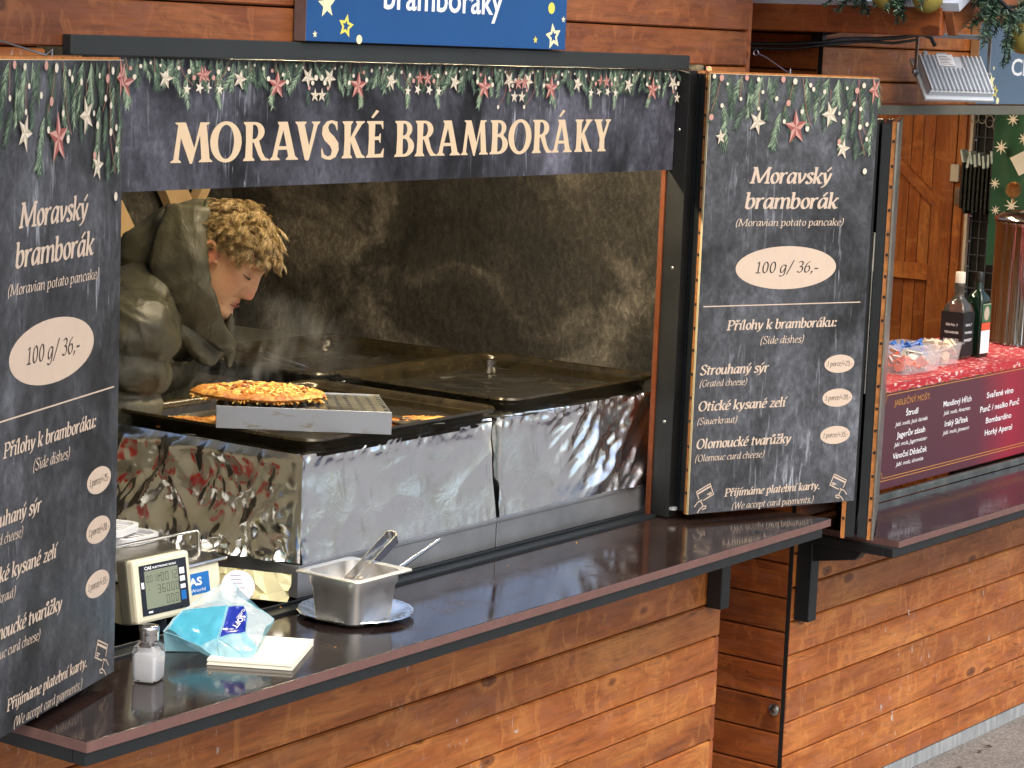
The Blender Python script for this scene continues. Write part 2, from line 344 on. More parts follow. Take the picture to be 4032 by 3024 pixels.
mb = MB(); mb.box(.25, 2.262, -.0025, .048, .985, 1.006); mb.box(.25, 2.262, .030, .034, 1.006, 1.013); part('sill', mb, BLACK, LS, bevel=.0015)
mb = MB(); mb.box(.20, .245, -.036, .016, 1.003, 2.098); part('door_jamb', mb, BLACKB, LS, bevel=.001)
mb = MB(); mb.box(2.263, 2.30, -.036, .016, 1.003, 2.098); jb = part('door_jamb', mb, BLACKB, LS, bevel=.001)
mb = MB()
for z in (1.24, 1.62, 1.955): mb.lathe([(.0, .0015), (.0035, .001), (.0045, 0)], (2.2628, -.012, z), 10, axis=V((0,0,1)).rotation_difference(V((-1,0,0))).to_matrix())
part('screw', mb, SCREW, jb)
mb = MB(); mb.box(2.258, 2.30, .0165, .028, 1.006, 2.098); mb.box(2.3005, 2.42, -.002, .028, 1.003, 2.098); part('jamb_trim', mb, plain('oiled_wood_strip', c8(112,56,24), .5, var=.2, vs=40), LS)
# shutters with folded second leaf
AR, AL = R(23.5), R(20.6)
DR, DL = V((cos(AR), -sin(AR), 0)), V((cos(AL), sin(AL), 0)); NR, NL = V((-sin(AR), -cos(AR), 0)), V((sin(AL), -cos(AL), 0))
PR, PL = V((2.268, -.09, 1.018)), V((.288, -.10, 1.018)); PLo = PL-DL*.522; ZV = V((0,0,1)); SW, SH = .522, 1.075
def shutter(o, U, N, parent, z0, z1, mirror=False, knobs=True):
    mb = MB()
    for a, b in ((-.019, -.0075), (-.088, -.077)): mb.obox(o, U, ZV, N, .001, SW-.001, z0, z1, a, b)
    s = part('shutter', mb, PLYE, parent)
    mb = MB()
    for a, b in ((-.044, -.0195), (-.0765, -.052)):
        for u0, u1 in ((.004, .034), (SW-.034, SW-.004)): mb.obox(o, U, ZV, N, u0, u1, z0+.004, z1-.006, a, b)
        for v0, v1 in ((z0+.004, z0+.034), (z1-.036, z1-.006)): mb.obox(o, U, ZV, N, .0345, SW-.0345, v0, v1, a+.0008, b-.0008)
    part('shutter_frame', mb, BLACK, s)
    mb = MB(); random.seed(11)
    for n in (-.0135, -.0825):                                     # staple heads along the board edges
        for uu, sg in ((.001, -1), (SW-.001, 1)):
            z = z0+.05
            while z < z1-.03:
                mb.obox(o, U, ZV, N, uu-.0012, uu+.0012, z, z+.007, n-.003, n+.0035); z += .058+random.uniform(-.006, .006)
    part('staple', mb, BLACKB, s)
    return s
PRb, PLb = V((PR.x, PR.y, 0)), V((PLo.x, PLo.y, 0))
shutter(PRb, DR, NR, LS, 1.016, 2.098); shutter(PLb, DL, NL, LS, 1.016, 2.098)
mb = MB(); mb.tube([PRb+NR*-.05+DR*-.012+ZV*z for z in (1.022, 1.028)], .012, 14); part('hinge_pin', mb, GALV, LS)
WIRE = plain('wire_steel', c8(150,152,160), .35, .9)
def stay(eye, top, nm='shutter_stay'):
    eye, top = V(eye), V(top); mb = MB(); d = (top-eye)
    ring = [eye+V((0, cos(t)*.007, sin(t)*.007)) for t in [i*2*pi/10 for i in range(11)]]
    mb.tube(ring, .0016, 6); mb.tube([eye+V((0,-.006,-.002))+d*0, eye+d*.3+V((0,0,.004)), eye+d*.62+V((0,0,.002)), eye+d*.95, top+V((0,0,.012)), top+V((0,0,-.004))], .0019, 6)
    part(nm, mb, WIRE, LS, smooth=60)
stay((2.612, -.016, 2.146), PRb+DR*.249+NR*-.013+ZV*2.098); stay((-.07, -.016, 2.146), PLb+DL*(.522-.249)+NL*-.013+ZV*2.098)

# warm lamp under the stall ceiling, behind the header
def lamp(x0, x1, y, z, power, col, parent, nm):
    mb = MB(); mb.box(x0-.03, x1+.03, y-.03, y+.03, z+.012, z+.05); f = part('lamp_fixture', mb, plain('lamp_housing', c8(210,208,200), .5), parent)
    em = bpy.data.materials.new('lamp_tube'); em.use_nodes = True; b = em.node_tree.nodes['Principled BSDF']
    b.inputs['Emission Color'].default_value = col+(1,); b.inputs['Emission Strength'].default_value = power
    mb = MB(); mb.tube([(x0, y, z), (x1, y, z)], .014, 12); part('lamp_tube', mb, em, f)
lamp(.95, 2.38, .24, 2.14, 96.0, (1.0, .84, .56), LS, 'tube')

# ------------------------------------------------------------------ right market stall (its own frame: u along the front, y into the stall)
RZ = R(-1.8); RS = thing('market_stall', 'brown plank drinks stall on the right with burgundy menu and eave garlands', 'market stall', (3.0, 0, 0), RZ)
L2, YB2 = 2.72, 2.0
mb = MB(); planks(mb, (0,0,0), (1,0,0), (0,-1,0), rows(.001, L2, .045, .83, .0963, .501)); planks(mb, (0,0,0), (1,0,0), (0,-1,0), rows(.001, .25, .83, 2.08, .0963, .501)+rows(2.42, L2, .83, 2.08, .0963, .501))
part('front_wall', mb, WOOD, RS, local=True)
mb = MB(); planks(mb, (0,0,0), (1,0,0), (0,-1,0), rows(.001, L2, 2.017, 2.30, .0935, 2.08)); planks(mb, (0,0,0), (1,0,0), (0,-1,0), gable_rows(L2, 2.30, .85, 2.30, .0935, 2.267))
part('gable_wall', mb, WOOD, RS, local=True)
mb = MB(); mb.box(.02, L2-.02, .019, .023, .045, .83); mb.box(.02, L2-.02, .019, .023, 2.02, 2.30); mb.box(.02, .25, .019, .023, .83, 2.02); mb.box(2.42, L2-.02, .019, .023, .83, 2.02); mb.prism([(.03, 2.3), (L2-.03, 2.3), (L2/2, 3.1)], (0,0,0), (1,0,0), (0,0,1), (0,1,0), .0195, .024)
part('wall_lining', mb, TEX, RS, local=True)
mb = MB(); planks(mb, (-.003,0,0), (0,1,0), (-1,0,0), rows(.014, YB2, .03, 2.3, .0963, .47)); planks(mb, (0,YB2,0), (1,0,0), (0,1,0), rows(.0, L2, .03, 2.3, .0963, .5)); planks(mb, (L2,0,0), (0,1,0), (1,0,0), rows(.0, YB2, .03, 2.3, .0963, .5))
part('side_wall', mb, WOODS, RS, local=True)
mb = MB(); mb.box(.020, .024, .02, YB2-.03, .04, 2.3); part('side_lining', mb, TEX, RS, local=True)
mb = MB(); mb.box(-.002, .0, .001, .013, .04, 2.3); part('corner_gap', mb, TEX, RS, local=True)
mb = MB(); mb.lathe([(0, .012), (.010, .011), (.016, .007), (.0165, 0)], (-.0035, .030, .344), 18, axis=V((0,0,1)).rotation_difference(V((-1,0,0))).to_matrix()); mb.lathe([(0, .0145), (.006, .0145), (.0065, .010)], (-.0035, .030, .344), 6, axis=V((0,0,1)).rotation_difference(V((-1,0,0))).to_matrix())
part('bolt_head', mb, SCREW, RS, local=True, smooth=40)
mb = MB(); mb.box(.0, L2, .002, .06, 0.001, .043); part('base_strip', mb, GALV, RS, local=True)
mb = MB(); mb.box(.03, 2.70, -.30, -.003, .852, .870); part('counter_top', mb, LAM, RS, local=True, bevel=.0015)
mb = MB(); mb.box(.029, 2.70, -.3015, -.3002, .8515, .8692); mb.box(.0285, .0298, -.3, 0, .8515, .8692); part('edge_band', mb, LAME, RS, local=True)
mb = MB(); mb.box(.006, 2.66, -.297, -.27, .826, .8515); mb.box(.006, .034, -.2695, -.002, .826, .8515); part('counter_frame', mb, BLACK, RS, local=True, bevel=.002)
mb = MB(); mb.box(.015, .058, -.048, -.0015, .602, .8255); mb.prism([(-.048, .775), (-.048, .8255), (-.20, .8255), (-.18, .80)], (.018, 0, 0), (0,1,0), (0,0,1), (1,0,0), 0, .036); part('counter_bracket', mb, BLACK, RS, local=True, bevel=.0025)
mb = MB(); mb.box(.25, 2.42, -.03, -.0005, 1.989, 2.0165); part('header_bar', mb, plain('grey_bar', c8(104,104,92), .5, var=.08), RS, local=True, bevel=.002)
mb = MB(); mb.box(.25, 2.42, -.003, .022, .872, .888); mb.box(.25, 2.42, -.001, .003, .888, .893); part('sill', mb, STEELD, RS, local=True)
mb = MB(); mb.box(.22, .249, -.04, .02, .872, 1.989); part('door_jamb', mb, BLACKB, RS, local=True)
# interior
mb = MB(); mb.box(.03, L2-.03, .03, YB2-.03, .05, .09); part('floor_board', mb, FLOORW, RS, local=True)
mb = MB(); y = .755; random.seed(5)
while y < YB2-.06: mb.box(2.44-random.uniform(0, .002), 2.455, y+.001, min(y+.046, YB2-.05), .1, 2.2); y += .048
for u in [.05+.09*i for i in range(27)]: mb.box(u, u+.088, YB2-.05, YB2-.035, .1, 2.2)
ib = part('inner_boarding', mb, WOODV, RS, local=True, bevel=.002)
mb = MB(); mb.box(.030, .036, .05, YB2-.06, .1, 2.2); part('urn_reflect_board', mb, plain('pale_reflector', c8(214,208,196), .6), RS, local=True)  # unseen pale board added for the urn to mirror
mb = MB(); mb.box(2.415, 2.4385, .80, .885, .9, 2.2); mb.box(2.42, 2.4385, .765, .797, .9, 2.2); part('upright_post', mb, WOODV, RS, local=True, bevel=.002)
def beam2(pts, u0, u1): # board on the right wall given by (y, z) polygon
    mb = MB(); mb.prism(pts, (u0, 0, 0), (0,1,0), (0,0,1), (1,0,0), 0, u1-u0); return mb
part('brace', beam2([(1.045, 1.74), (1.045, 1.785), (.886, 1.655), (.886, 1.605)], 2.417, 2.4385), WOODV, RS, local=True, bevel=.0015)
part('rail', beam2([(.886, 1.325), (1.30, 1.325), (1.30, 1.385), (.886, 1.385)], 2.419, 2.4385), WOODV, RS, local=True, bevel=.0015)
mb = MB(); mb.box(2.40, 2.4145, .775, .81, 1.70, 1.765); part('switch_box', mb, plain('ivory_plastic', c8(214,206,186), .5, var=.03), RS, local=True, bevel=.003)
mb = MB(); mb.box(2.412, 2.4145, .772, .79, 1.615, 1.68); part('lock_plate', mb, STEELD, RS, local=True)
mb = MB(); mb.box(2.43, 2.45, .742, .754, .9, 2.2); part('wall_trim', mb, IVORY, RS, local=True)
mb = MB(); mb.box(2.47, 2.48, .03, .741, .1, 2.2); part('inner_sheet', mb, BLACKB, RS, local=True)
# roof and eave
mb = MB(); ea = -.20; rz = 3.12
for s in (-1, 1):
    e = V((L2/2+s*(L2/2+.20), 0, 2.276)); r = V((L2/2, 0, rz)); U = (e-r).normalized(); N = V((0,1,0)).cross(U)*s
    if N.z < 0: N = -N
    mb.obox(r, U, V((0,1,0)), N, 0, (e-r).length+.02, -.50, YB2+.2, 0, .022)
part('roof', mb, ROOFM, RS, local=True)
mb = MB()
for s in (-1, 1):
    e = V((L2/2+s*(L2/2+.20), 0, 2.274)); r = V((L2/2, 0, rz-.002)); U = (e-r).normalized(); N = V((0,1,0)).cross(U)*s
    if N.z < 0: N = -N
    mb.obox(r, U, V((0,1,0)), N, 0, (e-r).length, -.475, YB2+.1, -.016, -.001)
part('soffit', mb, WOODS, RS, local=True)
mb = MB(); mb.box(-.225, -.203, -.455, YB2+.1, 2.205, 2.274); part('fascia', mb, WOODS, RS, local=True, bevel=.004); mb = MB(); mb.box(L2+.203, L2+.225, -.455, YB2+.1, 2.205, 2.274); part('fascia', mb, WOODS, RS, local=True, bevel=.004)
mb = MB()
for s in (-1, 1):
    e = V((L2/2+s*(L2/2+.222), 0, 2.266)); r = V((L2/2, 0, rz-.004)); U = (e-r).normalized(); N = V((0,1,0)).cross(U)*s
    if N.z < 0: N = -N
    mb.obox(r, U, V((0,1,0)), N, 0, (e-r).length, -.482, -.457, -.068, -.002)
part('verge_board', mb, WOODT, RS, local=True, bevel=.003)
mb = MB(); mb.box(.03, 2.6, -.30, -.26, 2.30, 2.32); part('eave_batten', mb, WOODS, RS, local=True)
# folded left shutter of the right stall
M2 = Matrix.Translation((3.0, 0, 0)) @ Matrix.Rotation(RZ, 4, 'Z')
a2 = R(25.0); D2 = V((cos(a2), sin(a2), 0)); N2 = V((sin(a2), -cos(a2), 0)); P2 = V((2.868, -.302, 0))
shutter(P2, D2, N2, RS, .895, 1.985)
mb = MB(); mb.obox(P2, D2, ZV, N2, -.002, .52, .895, 1.985, -.0072, -.0022); part('shutter_face', mb, STEELD, RS)
mb = MB(); mb.tube([P2+N2*-.048+D2*.01+ZV*z for z in (1.28, 1.60)], .004, 8); mb.tube([P2+N2*-.048+D2*.01+ZV*z for z in (1.60, 1.70)], .0065, 8); part('gas_strut', mb, SCREW, RS, smooth=60)
lamp(3.6, 4.9, .62, 2.10, 60.0, (1.0, .82, .55), RS, 'tube')

# old whitish splashes on the boards
SPL = plain('dried_splash', c8(206,192,184), .7, var=.15)
def splash(parent, M_, pts):
    random.seed(19); mb = MB(); k = 0
    for u, z, w_, h_ in pts:
        for j in range(4):
            k += 1; cu, cz = u+random.uniform(-.5, .5)*w_, z+random.uniform(-.4, .4)*h_; n_ = 9
            mb.add([M_ @ V((cu+w_*.32*random.uniform(.35, 1)*cos(2*pi*i/n_), -.0009-.00002*k, cz+h_*.32*random.uniform(.35, 1)*sin(2*pi*i/n_))) for i in range(n_)], [tuple(range(n_))])
    part('paint_splash', mb, SPL, parent, recalc=False)
splash(RS, M2, [(.705, .505, .010, .020), (.742, .388, .007, .030), (.56, .476, .012, .012), (.566, .236, .010, .022), (.636, .214, .008, .010), (1.10, .572, .006, .014), (.813, .561, .004, .004)])
splash(LS, Matrix.Identity(4), [(1.695, .576, .022, .008), (1.677, .606, .0022, .036), (1.617, .624, .006, .004)])
# ------------------------------------------------------------------ lettering: a broad-nib serif italic, flared capitals, and a plain sans
def cr(pts, n=5, closed=False):
    P = [V((p[0], p[1], 0)) for p in pts]; out = []
    m = len(P)
    for i in range(m if closed else m-1):
        a, b = P[i], P[(i+1) % m]; p = P[(i-1) % m] if (closed or i > 0) else a*2-b; q = P[(i+2) % m] if (closed or i+2 < m) else b*2-a
        for k in range(n):
            t = k/n; out.append(.5*((2*a)+(b-p)*t+(2*p-5*a+4*b-q)*t*t+(3*a-p-3*b+q)*t**3))
    out.append(P[0] if closed else P[-1]); return out
def El(cx, cy, rx, ry): return ('o', [(cx+rx*cos(t), cy+ry*sin(t)) for t in [i*pi/4 for i in range(8)]])
def C(*p): return ('c', p)
def S(*p): return ('s', p)
def D(x, y): return ('d', [(x, y)])
bowl = C((.40,.60),(.25,.67),(.10,.52),(.05,.25),(.13,.02),(.27,.10),(.40,.42)); tl = lambda x: C((x,.16),(x+.03,.01),(x+.13,.07))
lb = C((.08,.42),(.2,.63),(.36,.62),(.43,.36),(.36,.08),(.2,.0),(.08,.1)); hd = S((-.01,.63),(.08,.66)); ha = S((-.01,1.0),(.08,1.02))
arch = lambda x: C((x,.40),(x+.12,.62),(x+.26,.66),(x+.33,.5),(x+.33,.10))
GL = {
'a': (.54, [bowl, S((.42,.67),(.41,.12)), tl(.41)]), 'b': (.51, [S((.08,1.02),(.08,.08)), ha, lb]),
'c': (.43, [C((.40,.53),(.34,.66),(.20,.64),(.07,.42),(.07,.16),(.2,.0),(.38,.1))]),
'd': (.54, [bowl, S((.43,1.02),(.41,.12)), S((.34,1.0),(.43,1.02)), tl(.41)]),
'e': (.45, [C((.07,.32),(.26,.36),(.39,.50),(.33,.65),(.2,.63),(.07,.42),(.06,.16),(.18,.0),(.39,.1))]),
'g': (.53, [bowl, C((.42,.67),(.41,.1),(.34,-.22),(.18,-.3),(.03,-.24))]),
'h': (.56, [S((.08,1.02),(.08,.0)), ha, arch(.08), tl(.41)]), 'i': (.27, [S((.10,.66),(.10,.1)), S((.0,.63),(.1,.66)), tl(.1), D(.13,.90)]),
'ı': (.27, [S((.10,.66),(.10,.1)), S((.0,.63),(.1,.66)), tl(.1)]),
'j': (.27, [C((.12,.66),(.12,.05),(.06,-.22),(-.08,-.27)), S((.03,.63),(.12,.66)), D(.15,.90)]),
'k': (.51, [S((.08,1.02),(.08,0)), ha, C((.1,.32),(.28,.45),(.40,.64)), S((.36,.65),(.47,.65)), C((.18,.42),(.32,.12),(.40,.01),(.52,.06))]),
'l': (.26, [S((.09,1.02),(.09,.1)), S((.0,1.0),(.09,1.02)), tl(.09)]),
'm': (.83, [S((.08,.66),(.08,0)), hd, arch(.08), S((.41,.12),(.41,0)), arch(.39), tl(.72)]),
'n': (.55, [S((.08,.66),(.08,0)), hd, arch(.08), tl(.41)]), 'o': (.49, [El(.25,.33,.18,.33)]),
'p': (.53, [S((.08,.66),(.08,-.3)), hd, S((-.01,-.3),(.18,-.3)), lb]), 'r': (.40, [S((.08,.66),(.08,0)), hd, C((.08,.36),(.18,.58),(.28,.66),(.38,.62))]),
's': (.39, [C((.34,.54),(.28,.66),(.14,.65),(.08,.5),(.2,.36),(.32,.22),(.27,.03),(.12,0),(.03,.12))]),
't': (.34, [S((.13,.86),(.10,.12)), tl(.10), S((.0,.64),(.28,.64))]),
'u': (.56, [C((.08,.66),(.08,.15),(.16,.01),(.28,.08),(.42,.36)), S((.42,.66),(.42,.1)), hd, tl(.42)]),
'v': (.46, [S((.06,.66),(.17,.02)), C((.17,.02),(.34,.3),(.41,.66)), hd]),
'y': (.49, [S((.06,.66),(.19,.04)), C((.42,.66),(.31,.2),(.16,-.15),(-.02,-.28)), hd]),
'z': (.43, [S((.06,.63),(.40,.63)), S((.38,.63),(.04,.03)), S((.04,.03),(.40,.03))]), 'x': (.46, [S((.05,.66),(.4,0)), S((.4,.66),(.04,0))]),
'f': (.34, [C((.36,.98),(.24,1.02),(.16,.85),(.1,.0),(.0,-.28)), S((.0,.64),(.3,.64))]),
'M': (.98, [S((.12,1),(.05,0)), S((.12,1),(.43,.05)), S((.43,.05),(.83,1)), S((.83,1),(.85,0)), S((-.05,.02),(.15,.02)), S((.74,.02),(.97,.02)), S((.0,.98),(.12,.98)), S((.82,.98),(.94,.98))]),
'P': (.64, [S((.13,1),(.13,0)), C((.13,.98),(.4,.98),(.57,.82),(.52,.58),(.36,.47),(.13,.47)), S((.0,.02),(.28,.02)), S((.02,.98),(.13,.98))]),
'S': (.58, [C((.5,.80),(.42,.98),(.22,1.0),(.08,.8),(.2,.58),(.42,.42),(.48,.2),(.32,.0),(.12,.02),(.04,.2))]),
'O': (.78, [El(.38,.5,.31,.5)]), 'W': (1.04, [S((.08,1),(.24,.02)), S((.24,.02),(.52,.95)), S((.5,.95),(.66,.02)), S((.66,.02),(.98,1)), S((-.02,.98),(.2,.98)), S((.86,.98),(1.05,.98))]),
'G': (.74, [C((.62,.84),(.5,1),(.3,.97),(.08,.68),(.08,.3),(.26,0),(.46,.02),(.62,.12)), S((.6,.42),(.6,.08)), S((.46,.42),(.7,.42))]),
'1': (.50, [S((.28,.95),(.28,0)), S((.12,.84),(.28,.95)), S((.12,.02),(.46,.02))]), '0': (.53, [El(.27,.48,.18,.47)]),
'2': (.52, [C((.08,.75),(.16,.93),(.36,.93),(.44,.72),(.3,.4),(.06,.04)), S((.06,.04),(.46,.04))]),
'3': (.52, [C((.1,.84),(.24,.96),(.4,.86),(.38,.62),(.2,.52)), C((.2,.52),(.4,.46),(.44,.2),(.28,0),(.06,.08))]),
'5': (.52, [S((.46,.93),(.16,.93)), S((.16,.93),(.12,.55)), C((.12,.55),(.34,.6),(.44,.34),(.32,.02),(.06,.08))]),
'6': (.52, [C((.42,.94),(.2,.75),(.08,.35),(.16,.02),(.34,.04),(.44,.28),(.34,.55),(.12,.45))]),
'/': (.42, [S((.02,-.15),(.40,1.05))]), '(': (.32, [C((.30,1.05),(.12,.7),(.08,.2),(.14,-.2))]), ')': (.32, [C((.12,1.05),(.22,.7),(.16,.15),(-.02,-.2))]),
'+': (.5, [S((.04,.40),(.44,.40)), S((.24,.2),(.24,.6))]), '-': (.34, [S((.04,.33),(.28,.33)), S((.04,.29),(.28,.29))]),
',': (.24, [C((.12,.1),(.12,.0),(.04,-.16)), D(.11,.06)]), '.': (.22, [D(.09,.06)]), ':': (.24, [D(.1,.08), D(.1,.58)]), ' ': (.26, [])}
AC = {'á': ('a','´'), 'é': ('e','´'), 'í': ('ı','´'), 'ý': ('y','´'), 'ů': ('u','°'), 'ž': ('z','ˇ'), 'ř': ('r','ˇ')}
def nib(s, mb, to3, T, t, k, mi):
    kind, pts = s
    if kind == 'd':
        x, y = pts[0]; r = T*.62; mb.add([to3(x+r*cos(a), y+r*sin(a), k) for a in [i*pi/4 for i in range(8)]], [tuple(range(8))], mi); return
    P = cr(pts, 5) if kind == 'c' else (cr(pts, 4, True) if kind == 'o' else [V((p[0], p[1], 0)) for p in pts])
    vs = []
    for i, p in enumerate(P):
        a, b = P[max(0, i-1)], P[min(len(P)-1, i+1)]
        if kind == 'o' and i in (0, len(P)-1): a, b = P[-2], P[1]
        d = b-a; ph = atan2(d.y, d.x); w = .5*sqrt((T*sin(ph-.5))**2+(t*cos(ph-.5))**2); n = V((-d.y, d.x, 0)).normalized()
        if kind == 's': p = p-d.normalized()*(t*.4 if i == 0 else -t*.4)
        vs += [to3(p.x+n.x*w, p.y+n.y*w, k), to3(p.x-n.x*w, p.y-n.y*w, k)]
    mb.add(vs, [(2*i, 2*i+1, 2*i+3, 2*i+2) for i in range(len(P)-1)], mi)
def serif(mb, text, o, U, Vv, N, size, width, align='c', bold=True, slant=.2, mi=0):
    """text set to an exact width; o is the baseline start / middle"""
    T, t = (.165, .07) if bold else (.105, .05); adv = 0; seq = []
    for ch in text:
        b, ac = AC.get(ch, (ch, None)); seq.append((b, ac, adv)); adv += GL[b][0]+.02
    sx = width/(adv*size) if width else .9; o, U, Vv, N = V(o), V(U), V(Vv), V(N); x0 = 0 if align == 'l' else -adv*size*sx/2; k = 0
    for b, ac, ad in seq:
        def to3(x, y, kk): return o+U*(x0+size*(sx*(ad+x)+slant*.85*y))+Vv*(size*y)+N*(kk*.000012)
        st = list(GL[b][1])
        if ac:
            cx = GL[b][0]/2-.03+(.06 if b == 'ı' else 0)
            st += {'´': [S((cx-.02,.80),(cx+.14,1.02))], 'ˇ': [S((cx-.08,1.0),(cx+.03,.84)), S((cx+.03,.84),(cx+.17,1.02))], '°': [('o', [(cx+.03+.09*cos(q), .90+.10*sin(q)) for q in [i*pi/4 for i in range(8)]])]}[ac]
        for s in st: nib(s, mb, to3, T, t, k % 40, mi); k += 1
# flared title capitals, cap height 1
def arcp(cx, cy, rx, ry, a0, a1, n=10): return [(cx+rx*cos(R(a0+(a1-a0)*i/n)), cy+ry*sin(R(a0+(a1-a0)*i/n))) for i in range(n+1)]
TG = {
'M': (1.49, [(0,0),(0,.03),(.10,.08),(.25,.93),(.15,.97),(.15,1),(.52,1),(.83,.36),(1.03,1),(1.36,1),(1.36,.97),(1.26,.93),(1.39,.08),(1.49,.03),(1.49,0),(1.0,0),(1.0,.03),(1.09,.08),(1.03,.68),(.76,-.03),(.68,-.03),(.35,.62),(.28,.08),(.37,.03),(.37,0)], []),
'O': (1.17, arcp(.585,.5,.585,.525,0,351,26), [arcp(.585,.5,.30,.435,0,351,26)]),
'R': (1.02, [(0,0),(0,.03),(.08,.10),(.10,.5),(.08,.90),(0,.97),(0,1)]+arcp(.42,.745,.40,.255,90,-62,10)+[(.74,.22),(.86,.08),(1.02,.03),(1.02,0),(.72,0),(.58,.16),(.40,.47),(.35,.47),(.36,.10),(.44,.03),(.44,0)], [[(.35,.555)]+arcp(.42,.745,.15,.185,-90,90,8)+[(.36,.93)]]),
'A': (1.10, [(0,0),(0,.03),(.10,.10),(.34,.90),(.28,.97),(.28,1),(.66,1),(.98,.10),(1.10,.03),(1.10,0),(.62,0),(.62,.03),(.71,.09),(.66,.27),(.32,.27),(.28,.09),(.38,.03),(.38,0)], [[(.345,.36),(.635,.36),(.50,.78)]]),
'V': (1.0, [(0,1),(0,.97),(.08,.91),(.40,.0),(.46,-.03),(.54,-.03),(.58,.0),(.90,.90),(1.0,.97),(1.0,1),(.66,1),(.66,.97),(.74,.92),(.57,.36),(.37,.92),(.45,.97),(.45,1)], []),
'S': (.74, [(.02,.28),(.05,.28),(.14,.12),(.30,.06),(.42,.10),(.46,.22),(.38,.34),(.14,.50),(.03,.66),(.06,.86),(.22,1.0),(.42,1.03),(.66,.99),(.67,.76),(.64,.76),(.56,.90),(.44,.96),(.33,.93),(.28,.84),(.34,.72),(.56,.58),(.72,.42),(.74,.22),(.62,.04),(.40,-.03),(.18,-.01),(.03,.05)], []),
'K': (.98, [(0,0),(0,.03),(.08,.10),(.10,.5),(.08,.90),(0,.97),(0,1),(.44,1),(.44,.97),(.36,.90),(.35,.56),(.62,.91),(.56,.97),(.56,1),(.94,1),(.94,.97),(.82,.91),(.52,.58),(.84,.10),(.98,.03),(.98,0),(.62,0),(.36,.44),(.36,.10),(.44,.03),(.44,0)], []),
'E': (.76, [(0,0),(0,.03),(.08,.10),(.10,.5),(.08,.90),(0,.97),(0,1),(.70,1),(.71,.78),(.68,.78),(.60,.91),(.36,.92),(.35,.57),(.52,.58),(.58,.66),(.61,.66),(.61,.40),(.58,.40),(.52,.48),(.35,.48),(.36,.09),(.62,.10),(.72,.24),(.76,.24),(.74,0)], []),
'B': (.86, [(0,0),(0,.03),(.08,.10),(.10,.5),(.08,.90),(0,.97),(0,1)]+arcp(.40,.765,.36,.235,90,-50,9)+arcp(.42,.285,.44,.285,58,-90,10), [[(.35,.59)]+arcp(.40,.76,.14,.165,-80,90,7)+[(.36,.925)], [(.36,.075)]+arcp(.42,.29,.18,.215,-90,90,8)+[(.35,.50)]]),
'Y': (.93, [(.24,0),(.24,.03),(.33,.10),(.34,.40),(.08,.91),(0,.97),(0,1),(.46,1),(.46,.97),(.38,.91),(.52,.56),(.70,.90),(.62,.97),(.62,1),(.93,1),(.93,.97),(.84,.91),(.60,.40),(.61,.10),(.70,.03),(.70,0)], [])}
TXC = {}
def sans(mb, text, o, U, Vv, N, size, width=None, align='l', bold=.0, mi=0, shear=0.0):
    """built-in sans lettering turned into flat mesh on a plane; size = cap height"""
    key = (text, bold, shear)
    if key not in TXC:
        cu = bpy.data.curves.new('t', 'FONT'); cu.body = text; cu.size = 1; cu.offset = bold; cu.shear = shear; cu.resolution_u = 3
        ob = bpy.data.objects.new('t', cu); COL.objects.link(ob); bpy.context.view_layer.update()
        me = bpy.data.meshes.new_from_object(ob.evaluated_get(bpy.context.evaluated_depsgraph_get()))
        TXC[key] = ([tuple(v.co) for v in me.vertices], [tuple(p.vertices) for p in me.polygons]); bpy.data.objects.remove(ob); bpy.data.curves.remove(cu); bpy.data.meshes.remove(me)
    vs, fs = TXC[key]
    if not vs: return
    xa, xb = min(v[0] for v in vs), max(v[0] for v in vs); s = size/.729; sx = (width/(xb-xa)) if width else s
    off = {'l': -xa, 'c': -(xa+xb)/2, 'r': -xb}[align]; o, U, Vv, N = V(o), V(U), V(Vv), V(N)
    mb.add([o+U*((v[0]+off)*sx)+Vv*(v[1]*s) for v in vs], fs, mi)

